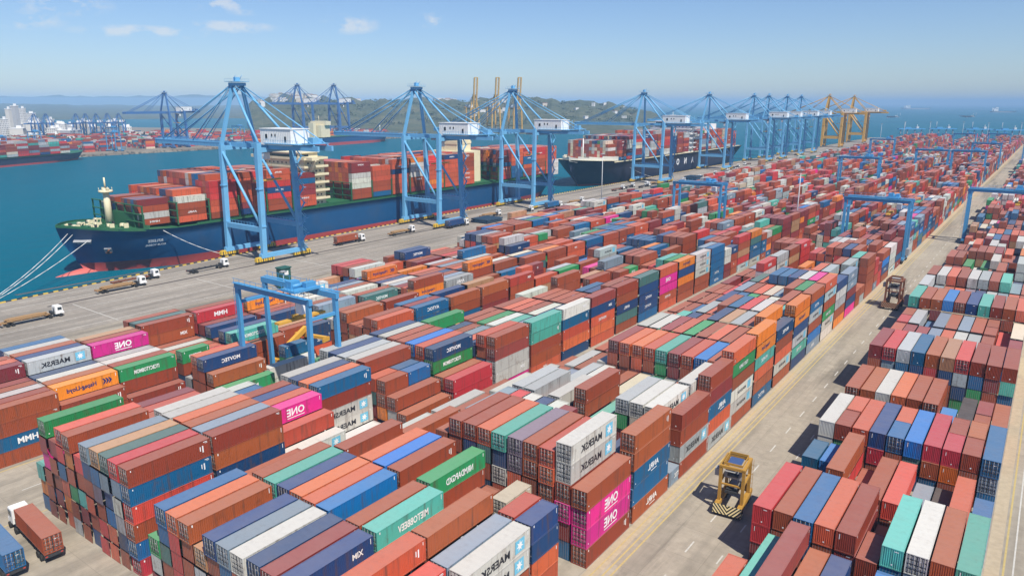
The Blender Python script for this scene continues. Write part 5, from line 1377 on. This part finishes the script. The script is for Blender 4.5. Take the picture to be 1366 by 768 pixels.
# towers and terminal buildings at far left
mtow, t, b = nodes("tower_render", .7)
br = t.nodes.new("ShaderNodeTexBrick"); br.inputs['Scale'].default_value = 1.0; br.offset = 0
br.inputs['Color1'].default_value = (0.10, 0.12, 0.14, 1); br.inputs['Color2'].default_value = (0.16, 0.17, 0.18, 1); br.inputs['Mortar'].default_value = (0.66, 0.65, 0.62, 1)
br.inputs['Brick Width'].default_value = 3.2; br.inputs['Row Height'].default_value = 3.2; br.inputs['Mortar Size'].default_value = .85; br.inputs['Mortar Smooth'].default_value = 0
tcn = t.nodes.new("ShaderNodeTexCoord"); sp = t.nodes.new("ShaderNodeSeparateXYZ"); cb = t.nodes.new("ShaderNodeCombineXYZ")
t.links.new(tcn.outputs['Object'], sp.inputs[0]); t.links.new(mth(t, 'ADD', sp.outputs[0], sp.outputs[1]), cb.inputs[0]); t.links.new(sp.outputs[2], cb.inputs[1]); t.links.new(cb.outputs[0], br.inputs['Vector']); t.links.new(br.outputs[0], b.inputs['Base Color'])
def building(x, y, w_, d, h, rz, lab, grp, mat=None, name="apartment_tower", cat="building"):
    root = empty(name, (x, y, 0), rz, lab, cat, grp)
    m = MB(); m.box((0, 0, h / 2), (w_, d, h)); m.build("wall", mat or mtow, root)
    m = MB(); m.box((0, 0, h + .6), (w_ + .8, d + .8, 1.2)); m.box((w_ * .15, 0, h + 3), (w_ * .35, d * .4, 4)); m.build("roof", M['white'], root)
def bd(px, py, d):   # point on the opposite ground at a horizontal distance d seen at this pixel column
    a = math.atan2(px - 683, math.hypot(F_PX, 247)); ang = YAW - a
    return -math.sin(ang) * d, math.cos(ang) * d
TW = [(1, 1500, 9, 40, "white tower block cut by the photo's left edge"), (9, 1650, 8, 58, "white tower block second from the left edge"), (18, 1700, 10, 64, "tall white tower block in the middle of the tower group"), (28, 1800, 9, 58, "grey tower block at right of the tower group"),
      (46, 1530, 9, 36, "slim white block left of the two small blue cranes"), (63, 1530, 10, 38, "slim white block right of the two small blue cranes"), (38, 2000, 16, 44, "distant grey tower right of the white towers"), (74, 1500, 26, 15, "low white terminal building beside the small cranes"), (88, 1470, 24, 18, "red and white terminal building left of the crane cluster"), (85, 1330, 22, 8, "flat cream warehouse in front of the tree belt"),
      (107, 1530, 10, 34, "pale block behind the left of the crane cluster"), (122, 1540, 11, 22, "pale block behind the middle of the crane cluster"), (149, 1530, 10, 34, "pale block behind the right of the crane cluster"), (172, 1500, 28, 9, "long low shed at the end of the crane cluster"), (35, 1400, 22, 12, "low grey shed below the white tower blocks")]
mtw2 = [mtow, simple("pale_render", (.60, .58, .53), .8, .2, .2), simple("grey_render", (.44, .45, .46), .8, .2, .2)]
for i, (px, d, w_, h, lab) in enumerate(TW):
    x, y = bd(px, 0, d); building(x, y, w_, w_ * .8, h * .86, rad(25), lab, "buildings behind the opposite terminal", mtw2[i % 3] if i > 0 else mtow)
for i in range(40):
    px = rb.uniform(-4, 176); d = rb.uniform(1480, 2050); w_ = rb.uniform(8, 20); h = rb.uniform(7, 20) + (8 if px < 40 else 0)
    x, y = bd(px, 0, d); building(x, y, w_, w_ * rb.uniform(.5, .9), h, rad(rb.uniform(0, 90)), "low pale building of the hazy town around the white towers", "low town buildings by the white towers", mtw2[rb.randrange(3)], "town_building")
# tree belt on the bank, hills and town behind
mfol, t, b = nodes("foliage", .8, 0, .2)
t.links.new(ramp(t, noise(t, .09, 4, .6, 'World'), [(.3, (0.035, 0.055, 0.025)), (.55, (0.06, 0.085, 0.035)), (.75, (0.10, 0.12, 0.055))]), b.inputs['Base Color'])
def leaf_clumps(m, x, y, z, rx, rz_, n_, rng, s=(1.2, 3.0)):
    for i in range(n_):
        while True:
            a, b_, c = rng.uniform(-1, 1), rng.uniform(-1, 1), rng.uniform(-1, 1)
            if a * a + b_ * b_ + c * c < 1: break
        p = Vector((x + a * rx, y + b_ * rx, z + c * rz_)); s_ = rng.uniform(*s)
        u = Vector((rng.uniform(-1, 1), rng.uniform(-1, 1), rng.uniform(-.6, .6))).normalized(); v = u.cross(Vector((rng.uniform(-.4, .4), rng.uniform(-.4, .4), 1))).normalized()
        m.add([p - u * s_, p + v * s_ * .7, p + u * s_, p - v * s_ * .7], [(0, 1, 2, 3)])
m = MB()
for i in range(150):
    px = rb.uniform(-20, 215); x, y = bd(px, 0, rb.uniform(1290, 1430)); h = rb.uniform(6, 13)
    leaf_clumps(m, x, y, h * .6, rb.uniform(4, 9), h * .5, 34, rb)
tag(m.build("woodland", mfol), "dark green tree belt between the opposite terminal and the towers", None, None, "stuff")
# hills: a terrain sheet in polar steps round the camera
mhill, t, b = nodes("hill_cover", .9, 0, .1)
n1 = noise(t, .012, 6, .7, 'World'); n2 = noise(t, .06, 5, .7, 'World')
c = ramp(t, n1, [(.30, (0.05, 0.068, 0.04)), (.48, (0.075, 0.092, 0.05)), (.60, (0.13, 0.13, 0.075)), (.72, (0.24, 0.20, 0.13))])
c = mixc_(t, .45, c, ramp(t, n2, [(.38, (0.035, 0.048, 0.03)), (.66, (0.14, 0.14, 0.085))]))
t.links.new(c, b.inputs['Base Color'])
def hill(name, px0, px1, d0, d1, prof, steps=90, rings=14):
    """prof: list of (px, height) ridge heights above sea level"""
    m = MB(); vs = []; r = random.Random(len(name) + int(px0))
    xs = [p[0] for p in prof]; hs = [p[1] for p in prof]
    ph = [r.uniform(0, 6) for _ in range(8)]
    for i in range(steps + 1):
        px = px0 + (px1 - px0) * i / steps; H_ = float(np.interp(px, xs, hs))
        H_ *= 1 + .05 * math.sin(i * .9 + ph[0]) + .04 * math.sin(i * 2.1 + ph[1]) + .03 * math.sin(i * 4.7 + ph[2])
        for j in range(rings + 1):
            k = j / rings; d = d0 + (d1 - d0) * k
            x, y = bd(px, 0, d)
            sh = (math.sin(min(1, k * 1.15) * math.pi / 2) ** 1.6) if k < .87 else math.cos((k - .87) / .13 * .9)
            z = WATER_Z - .5 + (H_ - WATER_Z) * sh * (1 + .10 * math.sin(j * 1.3 + i * .35 + ph[3]) * (k > .1)) + (r.uniform(0, 4) if 0.2 < k < .95 and H_ > 20 else 0)
            vs.append((x, y, z))
    R1 = rings + 1
    m.add(vs, [(i * R1 + j, (i + 1) * R1 + j, (i + 1) * R1 + j + 1, i * R1 + j + 1) for i in range(steps) for j in range(rings)])
    tag(m.build(name, mhill), kind="structure"); return m
HP = [(330, 50), (365, 80), (400, 86), (440, 68), (470, 68), (520, 69), (560, 67), (620, 67), (660, 70), (690, 74), (715, 77), (745, 66), (780, 60), (805, 58), (830, 50), (855, 38), (880, 22), (900, 0)]
hill("hills", 330, 900, 1750, 2700, HP)
hill("hills", 290, 560, 1480, 1800, [(290, 4), (340, 8), (420, 12), (500, 9), (560, 3)], 40, 6)
hill("hills", -60, 470, 13000, 16500, [(-60, 110), (60, 190), (130, 150), (200, 195), (280, 185), (340, 190), (420, 150), (470, 110)], 60, 8)
hill("shore", 540, 860, 1560, 1900, [(540, 2), (620, 4), (700, 5), (780, 4), (860, 0)], 40, 5)
hill("shore", -60, 400, 3300, 9000, [(-60, 42), (60, 52), (130, 38), (250, 30), (340, 36), (400, 44)], 50, 7)
# clumps of trees along the ridge and slopes
m = MB()
for i in range(420):
    px = rb.uniform(380, 850); x, y = bd(px, 0, rb.uniform(1880, 2560)); H_ = float(np.interp(px, [p[0] for p in HP], [p[1] for p in HP]))
    k = rb.random(); 
    d = 1900 + 640 * k; x, y = bd(px, 0, d); kk = (d - 1750) / 950; z = H_ * math.sin(min(1, kk * 1.15) * math.pi / 2) ** 1.6
    leaf_clumps(m, x, y, z + 1.5, rb.uniform(5, 14), rb.uniform(2, 4.5), 24, rb, (1.2, 3.2))
tag(m.build("woodland", mfol), "scattered dark trees covering the hills across the water", None, None, "stuff")
# white town on the hill
mt = [simple("town_white", (.72, .70, .66), .8, .1, .1), simple("town_cream", (.58, .50, .40), .8, .1, .1), simple("town_roof", (.36, .17, .11), .8, .1, .1)]
TOWN = []
for i in range(56):
    px = rb.uniform(345, 425); k = rb.uniform(.55, .84); TOWN.append((px, 1750 + 950 * k, rb.uniform(9, 20), rb.uniform(5, 11)))
for i in range(16): TOWN.append((rb.uniform(578, 612), 1750 + 950 * rb.uniform(.74, .80), rb.uniform(16, 30), rb.uniform(6, 10)))
for i in range(7): TOWN.append((rb.uniform(458, 480), 1750 + 950 * rb.uniform(.76, .80), rb.uniform(16, 26), rb.uniform(5, 8)))
for i in range(22): TOWN.append((rb.uniform(620, 840), 1750 + 950 * rb.uniform(.3, .75), rb.uniform(9, 18), rb.uniform(4, 8)))
for i, (px, d, w_, h) in enumerate(TOWN):
    x, y = bd(px, 0, d); kk = (d - 1750) / 950; z = float(np.interp(px, [p[0] for p in HP], [p[1] for p in HP])) * math.sin(min(1, kk * 1.15) * math.pi / 2) ** 1.6
    m = MB(); m.box((0, 0, h / 2 - 3), (w_, w_ * .7, h + 6), 0); m.box((0, 0, h + .5), (w_ + 1, w_ * .7 + 1, 1.0), 1)
    o = m.build("house", [mt[0] if i % 4 else mt[1], mt[2] if i % 3 == 0 else mt[0]], None, (x, y, z)); o.rotation_euler = (0, 0, rb.uniform(0, 3))
    zone = "white house of the town on the left hill" if i < 56 else ("long white building of the row on the ridge" if i < 72 else ("white building on the ridge behind the second crane" if i < 79 else "lone house on the wooded slope across the water"))
    tag(o, zone, "house", ["houses of the hill town", "white row on the ridge", "white ridge buildings", "houses scattered on the slope"][0 if i < 56 else 1 if i < 72 else 2 if i < 79 else 3])

# ------------------------------------------------------------------ the mass of all remaining containers
tag(MASS.build("container_stacks"), "all the other containers stacked across the yards and aboard the ships", None, None, "stuff")

# ------------------------------------------------------------------ haze
HAZE_DENSITY = 0.00014
mh = bpy.data.materials.new("haze_air"); mh.use_nodes = True; t = mh.node_tree; t.nodes.clear()
out = t.nodes.new("ShaderNodeOutputMaterial"); pv = t.nodes.new("ShaderNodeVolumePrincipled")
pv.inputs['Color'].default_value = (0.42, 0.69, 1.0, 1); pv.inputs['Density'].default_value = HAZE_DENSITY; pv.inputs['Anisotropy'].default_value = -0.3
t.links.new(pv.outputs[0], out.inputs['Volume'])
m = MB(); m.box2((-27000, -27000, -16), (27000, 27000, 135)); hz = m.build("haze", mh); tag(hz, "pale bluish sea haze filling the air", None, None, "stuff")
